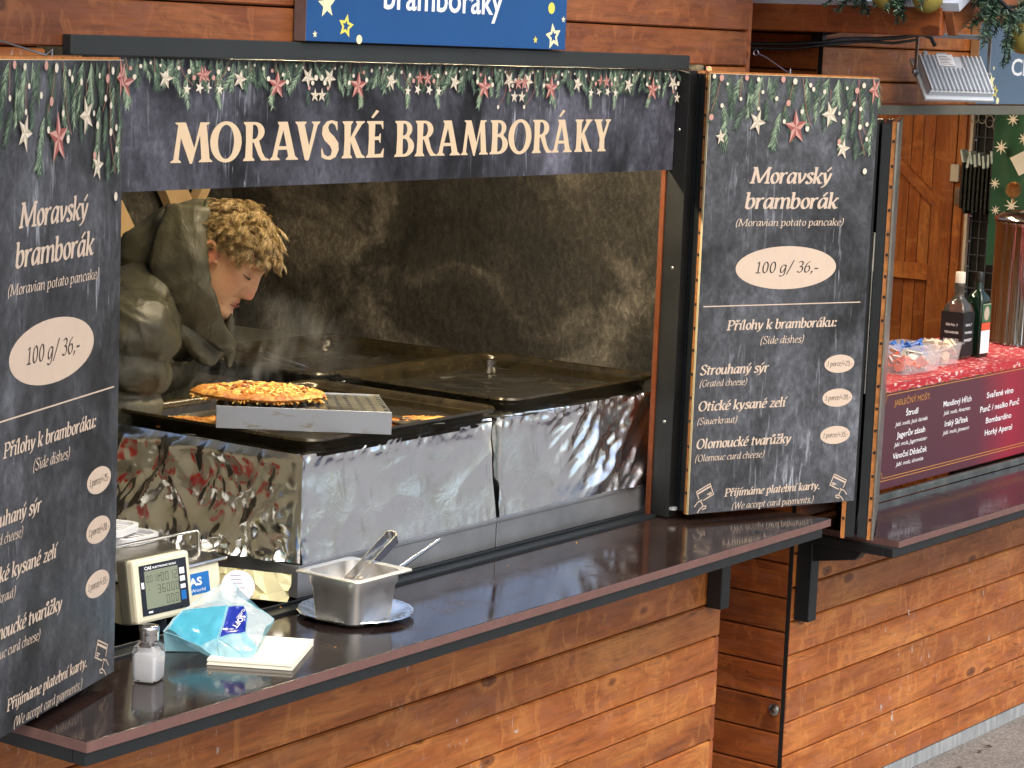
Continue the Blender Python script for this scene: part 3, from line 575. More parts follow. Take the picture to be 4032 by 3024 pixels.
# ------------------------------------------------------------------ printed garland: needles, stars, berries, twine (flat print, a fraction of a millimetre proud)
GM = [*GREENS, ROSE, ROSED, IVORY, IVORYD, TWINE]
class Pr:
    """flat print on a plane, every element on its own thin layer"""
    def __init__(s, o, U, Vv, N): s.o, s.U, s.V, s.N = V(o), V(U), V(Vv), V(N); s.mb = MB(); s.k = 0
    def p(s, x, y, d=0): return s.o+s.U*x+s.V*y+s.N*(.00012+s.k*.0000022+d)
    def poly(s, pts, mi): s.k += 1; s.mb.add([s.p(*q) for q in pts], [tuple(range(len(pts)))], mi)
    def twig(s, x, y, ang, L, wd, shade=1, n=None):
        n = n or int(L/.0023); d = (cos(ang), sin(ang)); q = (-d[1], d[0]); bend = random.uniform(-.25, .25)
        for i in range(n):
            t = i/n; bx = x+d[0]*L*t+q[0]*bend*L*t*t; by = y+d[1]*L*t+q[1]*bend*L*t*t
            for sg in (-1, 1):
                l = wd*1.55*(1-.42*t)*random.uniform(.7, 1.1); a = ang+2*bend*t+sg*R(random.uniform(22, 40)); e = (bx+cos(a)*l, by+sin(a)*l); w = .0024
                m = max(0, min(2, shade+random.choice((-1, 0, 0, 1, 1))))
                s.poly([(bx-q[0]*w*.5, by-q[1]*w*.5), (e[0], e[1]), (bx+q[0]*w*.5+d[0]*w, by+q[1]*w*.5+d[1]*w)], m)
    def star(s, x, y, r, rot, c0, c1, sx=1.0):
        for i in range(5):
            a = rot+i*2*pi/5; tip = (x+cos(a)*r*sx, y+sin(a)*r)
            for sg, m in ((-1, c0), (1, c1)):
                b = a+sg*pi/5; s.poly([(x, y), tip, (x+cos(b)*r*.40*sx, y+sin(b)*r*.40)], m)
    def dot(s, x, y, r, m, sx=1.0): s.poly([(x+r*sx*cos(t), y+r*sin(t)) for t in [i*pi/4 for i in range(8)]], m)
    def line(s, pts, w, m):
        P = cr(pts, 4)
        for a, b in zip(P, P[1:]):
            d = (b-a).normalized(); n = V((-d.y, d.x, 0))*w/2; s.poly([tuple((a+n)[:2]), tuple((b+n)[:2]), tuple((b-n)[:2]), tuple((a-n)[:2])], m)
def garland_sign(o, U, N):        # v measured from the bottom of the board
    random.seed(21); g = Pr(o, U, ZV, N); top = SH-.001
    for x, L, a, sh in ((.02,.07,-95,0),(.055,.10,-82,0),(.095,.06,-100,1),(.12,.05,-80,0),(.155,.075,-100,2),(.175,.06,-75,1),(.20,.05,-95,0),(.235,.05,-85,0),(.255,.07,-98,0),(.29,.055,-80,1),(.33,.05,-100,0),(.36,.085,-105,1),(.39,.07,-88,2),(.41,.06,-70,0),(.44,.07,-95,0),(.47,.05,-85,0),(.50,.11,-95,0),(.515,.06,-85,1)):
        g.twig(x, top-.002, R(a+random.uniform(-5, 5)), L, .022, sh)
    for x, y, L, a, sh in ((.045,1.00,.05,-80,1),(.05,.965,.055,-85,1),(.04,.93,.04,-75,0),(.105,1.0,.06,-110,0),(.13,1.03,.055,-110,2),(.215,.985,.085,-100,1),(.205,.93,.035,-92,1),(.23,1.01,.05,-88,0),(.33,1.03,.06,-105,1),(.385,1.035,.07,-100,1),(.42,1.0,.07,-92,1),(.415,.95,.05,-98,1),(.505,.97,.08,-100,1),(.49,.93,.04,-95,0),(.30,1.03,.045,-85,0),(.07,1.03,.05,-100,0),(.17,1.02,.05,-85,0),(.25,.97,.05,-95,0),(.28,1.01,.06,-78,1),(.35,1.0,.05,-95,0),(.445,1.0,.07,-84,0),(.475,1.03,.07,-97,1),(.02,1.02,.06,-100,0),(.11,1.035,.05,-70,1),(.455,.93,.05,-88,0)):
        g.twig(x, y, R(a), L, .020, sh)
    for pts in (((.03,top),(.02,1.03),(-.0+.004,.985)), ((.25,top),(.24,1.03),(.222,.99)), ((.275,top),(.285,1.03),(.292,.99),(.31,.955)), ((.455,top),(.445,1.02),(.43,.99)), ((.45,top),(.46,1.0),(.462,.945),(.485,.885)), ((.468,.96),(.478,.945),(.486,.935)), ((.09,top),(.088,1.02)), ((.145,1.04),(.145,1.0)), ((.365,1.045),(.365,1.02))):
        g.line([(p[0], p[1]) for p in pts], .0016, 7)
    g.star(.262, .938+.012, .045, R(95), 3, 4, .80); g.star(.143, .962, .032, R(70), 5, 6, .8); g.star(.367, .985, .034, R(110), 5, 6, .8)
    g.star(.413, .90, .027, R(80), 5, 6, .85); g.star(.503, 1.048, .038, R(40), 3, 4, .5); g.star(.036, .925, .020, R(100), 5, 6, .8)
    for x, y, r, m in ((.008,1.069,.006,5),(.03,1.066,.008,3),(.048,1.052,.004,5),(.035,1.0,.006,5),(.09,1.017,.005,5),(.105,1.068,.007,3),(.14,1.065,.006,5),(.155,1.035,.005,5),(.145,.995,.005,5),(.198,1.02,.006,5),(.215,1.067,.008,3),(.252,1.063,.008,5),(.235,1.01,.008,3),(.225,.965,.006,5),(.278,.99,.006,5),(.30,1.055,.006,5),(.31,1.045,.006,5),(.345,1.04,.006,5),(.395,.988,.005,5),(.41,.968,.007,5),(.40,.918,.007,3),(.415,1.05,.005,5),(.44,1.012,.006,5),(.462,1.0,.006,5),(.447,1.045,.008,3),(.468,1.058,.007,5),(.463,.955,.007,5),(.485,.962,.006,5),(.487,.925,.006,5),(.487,.845,.008,5),(.005,.972,.008,3),(.297,.948,.007,5)):
        g.dot(x, y, r, m, .85)
    return g.mb
def sign_text(o, U, N):
    mb = MB(); f = lambda t, x0, x1, z, cap, b=True, al=None: serif(mb, t, o+U*x0+ZV*(z-1.018)+N*.0006, U, ZV, N, cap, x1-x0, 'l', b)
    f('Moravský', .138, .385, 1.832, .038); f('bramborák', .122, .410, 1.770, .038); f('(Moravian potato pancake)', .097, .433, 1.727, .0175, False)
    f('Přílohy k bramboráku:', .088, .430, 1.472, .0235); f('(Side dishes)', .192, .328, 1.4345, .0185, False)
    f('Strouhaný sýr', .014, .222, 1.364, .0235); f('(Grated cheese)', .014, .158, 1.3345, .0165, False)
    f('Otické kysané zelí', .013, .282, 1.2745, .0235); f('(Sauerkraut)', .013, .134, 1.241, .0165, False)
    f('Olomoucké tvarůžky', .013, .305, 1.181, .0235); f('(Olomouc curd cheese)', .012, .224, 1.149, .0165, False)
    f('Přijímáme platební karty.', .108, .407, 1.056, .019); f('(We accept card payments.)', .132, .389, 1.0225, .0165, False)
    mb.obox(o+ZV*.5125+N*.0003, U, ZV, N, .014, .502, .0, .0026, 0, .0003)
    return mb
def card_icon(o, U, N, flip):
    mb = MB(); a = R(24 if not flip else -22); c, s = cos(a), sin(a)
    def P(x, y): x, y = (x, y) if not flip else (-x, y); return (x, y)
    def T(q, ox=.012, oy=.016): x, y = q; c_, s_ = cos(R(24)), sin(R(24)); return P(ox+x*c_-y*s_, oy+x*s_+y*c_)
    def ln(pts, w=.0026):
        Q = [V((p[0], p[1], 0)) for p in pts]
        for p, q in zip(Q, Q[1:]):
            d = (q-p).normalized(); n = V((-d.y, d.x, 0))*w/2; e = d*w*.35
            mb.add([o+U*z.x+ZV*z.y+N*.0006 for z in (p-e+n, q+e+n, q+e-n, p-e-n)], [(0,1,2,3)]); 
    W_, H_ = .044, .030
    ln([T((.012,0)), T((W_,0)), T((W_,H_)), T((0,H_)), T((0,.010))]); ln([T((0,.0235)), T((W_,.0235))], .0042)
    ln([T((.027,.0085)), T((.039,.0085))]); ln([T((.031,.0045)), T((.039,.0045))])
    ln([P(-.004,.006), P(.004,.016), P(.012,.020), P(.018,.014)]); ln([P(.018,.014), P(.022,.006), P(.012,-.001), P(.006,-.009)]); ln([P(.022,.006), P(.031,.006), P(.030,.0005), P(.020,-.002)]); ln([P(.012,.020), P(.018,.022)])
    return mb
def ellipse_mb(o, U, N, cx, cz, rx, rz, th=.0005):
    mb = MB(); mb.prism([(cx+rx*cos(t), cz+rz*sin(t)) for t in [i*2*pi/48 for i in range(48)]], o, U, ZV, N, .0, th); return mb
def menu_board(o, U, N, label):
    b = thing('menu_board', label, 'menu board', tuple(o), 0, 'black menu boards on the open shutters')
    rot = Matrix(((U.x, N.x, 0), (U.y, N.y, 0), (0, 0, 1))).to_4x4()
    mb = MB(); mb.obox(o, U, ZV, N, 0, SW, 0, SH, -.0065, 0); part('board', mb, SLATE, b)
    mb = MB(); mb.obox(o, U, ZV, N, -.0012, -.0001, 0, SH, -.0066, .0008); mb.obox(o, U, ZV, N, 0, SW, SH+.0001, SH+.0012, -.0066, .0004); part('edge_trim', mb, plain('pale_edge', c8(206,190,150), .5), b)
    part('garland_print', garland_sign(o, U, N), GM, b, recalc=False)
    part('lettering', sign_text(o, U, N), CREAM, b, recalc=False)
    for cx, cz, rx, rz, t, wd, cap in ((.261, .605, .156, .0535, '100 g/ 36,-', .200, .0285), (.447, .358, .048, .0232, '1 porce/+25,-', .082, .0125), (.447, .271, .048, .0232, '1 porce/+20,-', .082, .0125), (.447, .175, .048, .0232, '1 porce/+35,-', .082, .0125)):
        e = part('price_oval', ellipse_mb(o, U, N, cx, cz, rx, rz), CREAM, b)
        mb = MB(); serif(mb, t, o+U*(cx-wd/2)+ZV*(cz-cap*.42)+N*.0009, U, ZV, N, cap, wd, 'l', False); part('price', mb, INKD, e, recalc=False)
    part('card_symbol', card_icon(o+U*.022+ZV*.012, U, N, False), CREAM, b, recalc=False); part('card_symbol', card_icon(o+U*.492+ZV*.012, U, N, True), CREAM, b, recalc=False)
    return b
menu_board(PR, DR, NR, 'black menu board on the open shutter between the hatch and the drinks stall')
menu_board(PLo, DL, NL, 'black menu board on the near shutter, partly cut off by the left picture edge')

# ------------------------------------------------------------------ header board
hb = thing('header_sign', 'long black sign with cream capitals and printed fir garland above the hatch', 'sign', (1.25, 0, 1.858))
HX0, HX1, HZ0, HZ1 = .246, 2.261, 1.858, 2.098; HY = -.0005
mb = MB(); mb.box(HX0, HX1, HY, .012, HZ0, HZ1); part('board', mb, slate('header_slate', c8(24,24,28), c8(112,113,126), c8(190,192,204), .05), hb)
UX, NY = V((1,0,0)), V((0,-1,0))
def title():
    mb = MB(); H = .0735; z = 1.9075
    for ch, x0, x1 in (('M',.512,.624),('O',.617,.704),('R',.709,.783),('A',.785,.868),('V',.858,.932),('S',.936,.991),('K',1.001,1.074),('E',1.078,1.135),('B',1.170,1.235),('R',1.238,1.314),('A',1.312,1.395),('M',1.398,1.496),('B',1.502,1.569),('O',1.570,1.658),('R',1.662,1.742),('A',1.740,1.820),('K',1.830,1.903),('Y',1.908,1.978)):
        w_, out, holes = TG[ch]; sx = (x1-x0)/w_; sc = lambda l: [(p[0]*sx, p[1]*H) for p in l]
        mb.prism(sc(out), (x0, HY-.0004, z), UX, ZV, NY, .0, None, holes=[sc(h) for h in holes])
    for x in (1.103, 1.775): mb.prism([(-.012, .081), (.004, .096), (.013, .093), (-.006, .079)], (x, HY-.0004, z), UX, ZV, NY, 0, None)
    return mb
part('lettering', title(), CREAMT, hb, recalc=False)
def garland_header():
    g = Pr((0, HY, 0), UX, ZV, NY); top = 2.0975
    for cx, s in ((.92, 1), (.92, -1), (1.588, -1), (1.588, 1), (2.256, -1), (.25, 1)):
        random.seed(int(cx*100)+s)
        X = lambda d: cx+s*d
        def tw(d, y, a, L, sh): 
            if HX0+.02 < X(d) < HX1-.015: g.twig(X(d), y, R(a if s > 0 else 180-a), L, .0145, sh)
        for i in range(22): tw(.012+i*.0148, top-.001, random.uniform(-130, -50), random.uniform(.026, .056), random.choice((0, 0, 1)))
        for d, y, a, L, sh in ((.06,2.07,-60,.04,1),(.10,2.075,-100,.04,1),(.13,2.06,-85,.04,1),(.135,2.04,-80,.03,2),(.03,2.045,-85,.03,0),(.20,2.075,-65,.035,1),(.215,2.07,-110,.03,0),(.245,2.07,-50,.04,1),(.29,2.075,-100,.045,1),(.285,2.045,-85,.035,2),(.31,2.075,-40,.045,0),(.17,2.07,-120,.03,0)): tw(d, y, a, L, sh)
        def st(d, y, r, rot, a, b):
            if HX0+.02 < X(d) < HX1-.01: g.star(X(d), y, r, R(rot), a, b)
        def dt(d, y, r, m):
            if HX0+.02 < X(d) < HX1-.01: g.dot(X(d), y, r, m)
        def lw(*p):
            if all(HX0 < X(q[0]) < HX1 for q in p): g.line([(X(q[0]), q[1]) for q in p], .0013, 7)
        lw((.10,top),(.095,2.075)); lw((.125,top),(.135,2.075)); lw((.26,top),(.275,2.07),(.30,2.05)); lw((.20,top),(.20,2.07)); lw((.05,top),(.035,2.07),(.02,2.055))
        st(.344-.22, 2.051, .029, 88, 3, 4); st(.034, 2.067, .021, 60, 5, 6); st(-.008 if False else .012, 2.032, .0145, 90, 5, 6); st(.23, 2.061, .020, 75, 5, 6); st(.325, 2.068, .018, 100, 3, 4); st(.285, 2.042, .011, 85, 5, 5); st(.318, 2.045, .012, 70, 5, 5)
        for d, y, r, m in ((.02,2.056,.005,5),(.01,2.066,.006,5),(.03,2.046,.004,3),(.05,2.085,.003,5),(.095,2.057,.005,5),(.108,2.071,.004,5),(.15,2.063,.005,5),(.165,2.082,.004,5),(.14,2.078,.004,3),(.215,2.084,.003,5),(.228,2.07,.004,5),(.262,2.08,.004,5),(.29,2.074,.005,5),(.303,2.063,.005,3),(.07,2.088,.003,5),(.19,2.088,.003,5)): dt(d, y, r, m)
    for x, s in ((1.545, -1), (1.632, 1)):
        g.line([(x-s*-.0, 2.095), (x+s*.012, 2.06), (x+s*.018, 2.035), (x+s*.04, 2.012)] if s < 0 else [(x, 2.095), (x+.008, 2.06), (x+.0, 2.035), (x-.03, 2.012)], .0014, 7); g.dot(x+s*.04 if s < 0 else x-.03, 2.010, .0045, 5)
        g.star(x+(-.0 if s < 0 else .0)+(.055 if s < 0 else -.055), 2.062, .017, R(95), 3, 4)
    return g.mb
part('garland_print', garland_header(), GM, hb, recalc=False)

# ------------------------------------------------------------------ blue signs
YEL = plain('yellow_print', c8(236,222,96), .5, var=.03); PALE = plain('pale_yellow_print', c8(246,242,190), .5, var=.03); WHT = plain('white_print', c8(245,247,250), .5, var=.02)
def star_poly(x, y, r, rot, q=.42): return [(x+(r if i % 2 == 0 else r*q)*cos(rot+i*pi/5), y+(r if i % 2 == 0 else r*q)*sin(rot+i*pi/5)) for i in range(10)]
def blue_sign(name, label, x0, x1, z0, z1, y, text, th, parent_fr, blue, shapes, edge):
    b = thing(name, label, 'sign', parent_fr['loc'], parent_fr['rz']); MWs = parent_fr['M']
    T = lambda mb: (setattr(mb, 'v', [MWs @ v for v in mb.v]), mb)[1]
    mb = MB(); mb.box(x0, x1, y, y+th, z0, z1); part('panel', T(mb), blue, b, bevel=.001)
    mb = MB(); mb.box(x0-.0012, x0-.0001, y+.0005, y+th-.0005, z0, z1); part('panel_edge', T(mb), edge, b)
    mb = MB()
    for kind, x, z, r, rot, m in shapes:
        if kind == 's': mb.prism(star_poly(x, z, r, R(rot)), (0, y-.0004, 0), UX, ZV, NY, 0, None, m)
        elif kind == 'h': mb.prism(star_poly(x, z, r, R(rot), .48), (0, y-.0004, 0), UX, ZV, NY, 0, None, m, holes=[star_poly(x, z, r*.48, R(rot), .48)])
        else: mb.prism([(x+r*cos(t), z+r*sin(t)) for t in [i*pi/10 for i in range(20)]], (0, y-.0004, 0), UX, ZV, NY, 0, None, m)
    part('star_print', T(mb), [YEL, PALE], b, recalc=False)
    mb = MB(); sans(mb, text[0], (text[1], y-.0005, text[2]), UX, ZV, NY, text[3], text[4], text[5], .015); part('lettering', T(mb), WHT, b, recalc=False)
BLUE = plain('blue_print', c8(26,80,138), .4, var=.12, vs=2.5); BLUEG = plain('blue_grey_print', c8(92,116,140), .4, var=.08, vs=3)
I4 = Matrix.Identity(4)
blue_sign('shop_sign', 'deep blue sign with white word and yellow stars above the hatch', .843, 1.727, 2.1365, 2.34, -.034, ('bramboráky', 1.078, 2.206, .058, .405, 'l'), .030, dict(loc=(1.28, -.02, 2.1365), rz=0, M=I4), BLUE,
    [('s', .902, 2.207, .027, 95, 1), ('s', .869, 2.150, .0075, 95, 1), ('h', .962, 2.168, .024, 80, 0), ('o', 1.004, 2.143, .009, 0, 1), ('o', 1.667, 2.226, .0125, 0, 0), ('h', 1.678, 2.165, .030, 100, 1), ('s', 1.610, 2.156, .009, 95, 0), ('s', 1.715, 2.203, .008, 90, 1)], plain('sign_edge_grey', c8(116,96,92), .5))
blue_sign('shop_sign', 'grey blue sign with yellow stars beside the floodlight, cut by the right picture edge', .862, 1.75, 2.021, 2.26, -.030, ('Christmas', 1.085, 2.108, .052, .46, 'l'), .028, dict(loc=tuple(M2 @ V((1.3, -.02, 2.02))), rz=RZ, M=M2), BLUEG,
    [('s', .955, 2.088, .026, 100, 1), ('h', .983, 2.058, .022, 85, 0), ('s', .925, 2.042, .008, 90, 1), ('o', 1.005, 2.031, .010, 0, 1), ('s', .966, 2.127, .008, 90, 1)], STUD)
# ------------------------------------------------------------------ foil-wrapped griddles
def ridged(p): return 1-2*abs(noise.noise(p))
def sst(a, b, x): t = max(0, min(1, (x-a)/(b-a))); return t*t*(3-2*t)
def foil_front(x0, x1, y, z0, z1, folds, seed):
    mb = MB()
    def f(u, v):
        x, z = x0+u*(x1-x0), z0+v*(z1-z0); s = seed; d = .0040*noise.noise((x*5, z*4, s))+.0008*ridged((x*9, z*9, s+3))
        top = sst(.78, 1.0, v); d += top*(.0065*ridged((x*26, z*22, s+5))+.004*ridged((x*55, z*40, s+8)))
        d += sst(.22, .0, v)*.0010*ridged((x*34, z*14, s+9)) + sst(.06, .0, u)*.004*ridged((x*60, z*30, s+2))
        d += (.0032*ridged((x*2.2+z*3.5, z*5-x*1.4, s+11))+.0016*ridged((x*7-z*6, z*9+x*2, s+12)))*(1-.6*folds)
        if folds:
            m = sst(.22, .62, u+.25*(v-.5)); q = (x*.78-z*1.0); d += m*(.027*ridged((q*6.2, (x+z)*1.6, s))+.0075*ridged((q*17, (x+z)*4, s+1))+.003*ridged((q*40, (x+z)*14, s+1)))-.014*m
        return (x, y-d+.030*v, z)
    mb.grid(f, 130, 52); return mb
def crumple(o, U, Vv, N, a, b, n, amp, seed, fold=None):
    """crumpled sheet of random flat facets"""
    random.seed(seed); pts = [(0,0),(a,0),(a,b),(0,b)]+[(a*i/9, 0) for i in range(1, 9)]+[(a*i/9, b) for i in range(1, 9)]+[(0, b*i/5) for i in range(1, 5)]+[(a, b*i/5) for i in range(1, 5)]
    pts += [(random.uniform(0, a), random.uniform(0, b)) for _ in range(n)]
    r = delaunay_2d_cdt([V(p) for p in pts], [], [], 0, 1e-5); o, U, Vv, N = V(o), V(U), V(Vv), V(N); mb = MB(); vs = []
    for p in r[0]:
        h = amp*(random.uniform(-1, 1)+.9*noise.noise((p.x*9, p.y*9, seed))); h += fold(p.x/a, p.y/b) if fold else 0
        vs.append(o+U*p.x+Vv*p.y+N*h)
    mb.add(vs, [tuple(f) for f in r[2]]); return mb
FOILW = FOILC
def foil_side(x0, y0, y1, zt, seed):
    mb = MB(); z0 = 1.078
    def f(u, v):
        y, z = y0+.003+u*(y1-y0-.006), z0+v*(zt-z0); p = V((y, z, seed)); q = p+V((noise.noise(p*9), noise.noise(p*9+V((3,1,0))), 0))*.035
        big = .5+.5*sst(.25, .75, u); d = .026*ridged((q.x*6+q.y*3, q.y*5-q.x*2, seed))*big+.010*ridged((q.x*14, q.y*10, seed+2))*(.5+.5*big)+.0030*ridged((q.x*34+9, q.y*26, seed+4))+.0008*ridged((q.x*85, q.y*80, seed+6))
        d += .050*(1-v)**2.2*sst(.05, .8, u)+.010*sst(.25, 0, v)*ridged((q.x*46, q.y*20, seed+7))
        return (x0-.004-(d+.002)*sst(0, .10, u)*sst(1.02, .9, v), y, z)
    mb.grid(f, 110, 52); return mb
BSTEEL = plain('base_steel', (.38, .39, .40), .36, .75, var=.18, vs=9, bump=.05, bs=60)
def griddle(label, x0, x1, y0, y1, zt, folds, seed, side=True):
    g = thing('griddle', label, 'griddle', ((x0+x1)/2, (y0+y1)/2, 1.006 if y0 < .3 else .9), 0, 'foil wrapped griddles')
    mb = MB(); mb.box(x0-.012, x1+.006, y0, y1, 1.0065, 1.074); mb.box(x0-.013, x1+.007, y0-.003, y0+.01, 1.066, 1.0755); part('base', mb, BSTEEL, g, bevel=.0015)
    mb = MB(); mb.box(x0+.05, x1-.04, y0+.075, y1-.02, 1.074, zt-.03); part('body', mb, BLACKB, g)
    part('foil_front', foil_front(x0-.004, x1+.004, y0+.004, 1.076, zt, folds, seed), FOIL, g, smooth=32)
    if side:
        part('foil_side', foil_side(x0, y0, y1, zt, seed), FOILW, g, smooth=28)
    if False:
        part('foil_side', crumple((x0, y0+.004, 1.080), (0, 1, 0), (-.06, 0, 1), (-1, 0, 0), y1-y0-.01, zt-1.082, 70, .0065, seed, lambda u, v: .045*(1-v)**2*u+.016*sin(u*9)*(1-v)), FOILW, g, recalc=False)
    part('foil_top', crumple((x0, y0+.004, zt-.001), (1, 0, 0), (0, 1, 0), (0, 0, 1), x1-x0, y1-y0-.01, 200, .003, seed+1), FOILW, g, recalc=False)
    return g
griddle('foil wrapped griddle at the front left of the hatch, crumpled foil on its near side', .977, 1.650, .052, .63, 1.303, 0, 4)
griddle('foil wrapped griddle at the front right of the hatch, diagonal foil folds', 1.672, 2.362, .052, .63, 1.303, 1, 9)
griddle('foil wrapped griddle behind the front right one, mostly hidden by pans', 1.70, 2.40, .665, 1.21, 1.298, 0, 15)
def rrect(cx, cy, hx, hy, r, z, n=5):
    return [(cx+sx*(hx-r)+r*cos(a0+i*pi/2/n), cy+sy*(hy-r)+r*sin(a0+i*pi/2/n), z) for sx, sy, a0 in ((1,1,0),(-1,1,pi/2),(-1,-1,pi),(1,-1,3*pi/2)) for i in range(n+1)]
def pan(label, x0, x1, y0, y1, zr, dep=.042):
    cx, cy, hx, hy = (x0+x1)/2, (y0+y1)/2, (x1-x0)/2, (y1-y0)/2; p = thing('baking_pan', label, 'baking pan', (cx, cy, zr-dep), 0, 'black baking pans on the griddles')
    mb = MB(); R_ = lambda d, z, r=.05: rrect(cx, cy, hx-d, hy-d, max(.012, r-d*.6), z)
    mb.loft([R_(.030, zr-dep), R_(.022, zr-.014), R_(.006, zr-.008), R_(.0, zr-.002), R_(.003, zr+.003), R_(.009, zr+.002), R_(.014, zr-.006), R_(.028, zr-dep+.007), R_(.040, zr-dep+.002)], caps=False)
    part('pan_wall', mb, PAN, p, smooth=50)
    mb = MB(); mb.add(R_(.036, zr-dep+.0035), [tuple(range(24))]); mb.add(R_(.03, zr-dep), [tuple(range(24))[::-1]]); part('pan_floor', mb, OIL, p, recalc=False)
    return p
pan('black baking pan at the front left, pancakes frying under the steel rack', .985, 1.66, .045, .61, 1.330)
pan('empty black baking pan at the front right, next to the open shutter', 1.748, 2.395, .085, .625, 1.332, .048)
pan('black baking pan at the back, holding a steel spatula', 1.745, 2.385, .665, 1.175, 1.325)
mb = MB(); mb.box(2.44, 2.446, .66, 1.66, 1.0, 1.303); mb.box(1.2, 2.44, 1.64, 1.646, 1.0, 1.26); solo('splash_guard', mb, plain('dull_steel_sheet', (.40,.39,.33), .42, .9, var=.15, vs=5), 'dull steel splash guard sheet along the dark inner wall behind the pans', 'splash guard', base=(2.443, 1.16, 1.0), bevel=.002)

# steel rack with the big pancake
RU, RW = V((.578, -.816, 0)), V((.708, .706, 0)).normalized(); RO = V((.9505, .273, 1.3345))
rk = thing('draining_rack', 'grey steel draining rack lying across the front left pan', 'rack', tuple(RO+RU*.18+RW*.12))
RL, RD, RHh = .364, .240, .047
mb = MB(); mb.obox(RO, RU, RW, ZV, 0, RL, 0, .0018, 0, RHh); mb.obox(RO, RU, RW, ZV, 0, RL, RD-.0018, RD, 0, RHh); mb.obox(RO, RU, RW, ZV, RL-.0015, RL, .002, RD-.002, .03, RHh-.002)
RSM = NT('rack_steel'); _v = RSM.co((12, 12, 30)); RSM.set('Metallic', .9); RSM.set('Base Color', RSM.mix(RSM.ramp(RSM.noise(RSM.co((9, 9, 40)), 2, 5, .6), [(.6, 0.0), (.72, .8)]), (.42,.44,.47), (.26,.20,.07))); RSM.set('Roughness', .45)
part('side_plate', mb, RSM.m, rk, bevel=.0012)
mb = MB()
n = 15
for i in range(n):
    a = .004+(RL-.008)*i/n; mb.obox(RO, RU, RW, ZV, a, a+(RL-.008)/n-.0085, .002, RD-.002, RHh-.0035, RHh-.002)
for j in range(9): mb.obox(RO, RU, RW, ZV, .002, RL-.002, .003+.0285*j, .003+.0285*j+.0115, RHh-.0046, RHh-.0036)
part('slotted_top', mb, STEELD, rk)
def food_mat():
    k = NT('fried_potato'); v = k.co(); a = k.noise(v, 95, 6, .7, .8); b = k.noise(v, 16, 3, .5)
    f = k.math('ADD', k.math('MULTIPLY', a, .7), k.math('MULTIPLY', b, .35))
    k.set('Base Color', k.ramp(f, [(.36, c8(96,46,16)), (.46, c8(168,92,30)), (.58, c8(212,150,60)), (.70, c8(236,202,116))])); k.set('Roughness', .34); k.set('Specular IOR Level', .6)
    k.bump(a, .9, .006); return k.m
FOOD = food_mat()
def pancake(label, c, rx, ry, rot, th, seed, droop=0.0, group='golden potato pancakes'):
    mb = MB(); c = V(c); nr, na = 26, 110; cs, sn = cos(rot), sin(rot)
    def P(i, k, s):
        t = i/nr; a = 2*pi*k/na; wob = 1+.07*noise.noise((cos(a)*1.6, sin(a)*1.6, seed))+.06*noise.noise((cos(a)*5, sin(a)*5, seed+4))+.035*noise.noise((cos(a)*14, sin(a)*14, seed+9))
        x, y = rx*t*wob*cos(a), ry*t*wob*sin(a); e = sqrt(max(0, 1-t**4)); z = s*th/2*e
        z += (.0048*noise.noise((x*120, y*120, seed+s))+.0030*noise.noise((x*48, y*48, seed))+.0055*noise.noise((x*21, y*21, seed+2)))*(1 if s > 0 else .3)*(.4+.6*e); z -= droop*max(0, -x/rx)**2
        return c+V((x*cs-y*sn, x*sn+y*cs, z+th/2))
    for s in (1, -1):
        o = len(mb.v); mb.v += [P(0, 0, s)]+[P(i, k, s) for i in range(1, nr+1) for k in range(na)]
        mb.f += [(o, o+1+k, o+1+(k+1) % na) for k in range(na)]+[(o+1+i*na+k, o+1+(i+1)*na+k, o+1+(i+1)*na+(k+1) % na, o+1+i*na+(k+1) % na) for i in range(nr-1) for k in range(na)]
    mb.m += [0]*(len(mb.f)-len(mb.m)); solo('potato_pancake', mb, FOOD, label, 'pancake', group, base=tuple(c), smooth=180)
# SHREDS: fried strands on the big pancake
def shreds(c, rx, ry, rot, n, zt, seed):
    random.seed(seed); mb = MB(); c = V(c); cs, sn = cos(rot), sin(rot)
    for _ in range(n):
        t = sqrt(random.random())*1.02; a = random.uniform(0, 6.28); x, y = rx*t*cos(a), ry*t*sin(a); z = zt*(1-.80*t**6)+random.uniform(-.002, .0035)+.005*noise.noise((x*21, y*21, 5)); d = random.uniform(0, 6.28); L = random.uniform(.010, .030); P_ = []
        for q in (-1, -.3, .4, 1): xx, yy = x+cos(d+q*.35)*L*q*.5, y+sin(d+q*.35)*L*q*.5; P_.append(c+V((xx*cs-yy*sn, xx*sn+yy*cs, z+.0045*(1-q*q)+random.uniform(-.001, .001))))
        mb.tube(P_, random.uniform(.0013, .0026), 4, mi=random.choice((0, 0, 1, 1, 2)))
    return mb
SHM = [plain('fried_shred_%s' % n, c, .4, var=.25, vs=150) for n, c in (('gold', c8(208,144,54)), ('pale', c8(232,192,104)), ('brown', c8(140,72,24)))]
pc = RO+RU*.094+RW*.100+ZV*RHh
pancake('large golden brown potato pancake resting on the steel rack', pc+ZV*.001, .142, .092, atan2(RU.y, RU.x), .025, 3, -.003)
part('shreds', shreds(pc, .134, .086, atan2(RU.y, RU.x), 720, .0235, 5), SHM, COL.objects['potato_pancake'], recalc=False)
pancake('potato pancake frying in the pan left of the steel rack', (1.10, .475, 1.292), .10, .075, -.6, .018, 5)
pancake('potato pancake frying in the pan right of the steel rack', (1.455, .165, 1.292), .135, .066, -.5, .020, 8)
random.seed(14)
mb = MB()
for _ in range(96): x, y = random.uniform(1.03, 1.62), random.uniform(.10, .57); r = random.uniform(.002, .006); mb.lathe([(0, 0), (r, .0005), (r*.7, r*.8), (0, r)], (x, y, 1.2915), 6, sy=.6)
o_ = part('frying_bits', mb, SHM[2], COL.objects['baking_pan']); o_['kind'] = 'stuff'
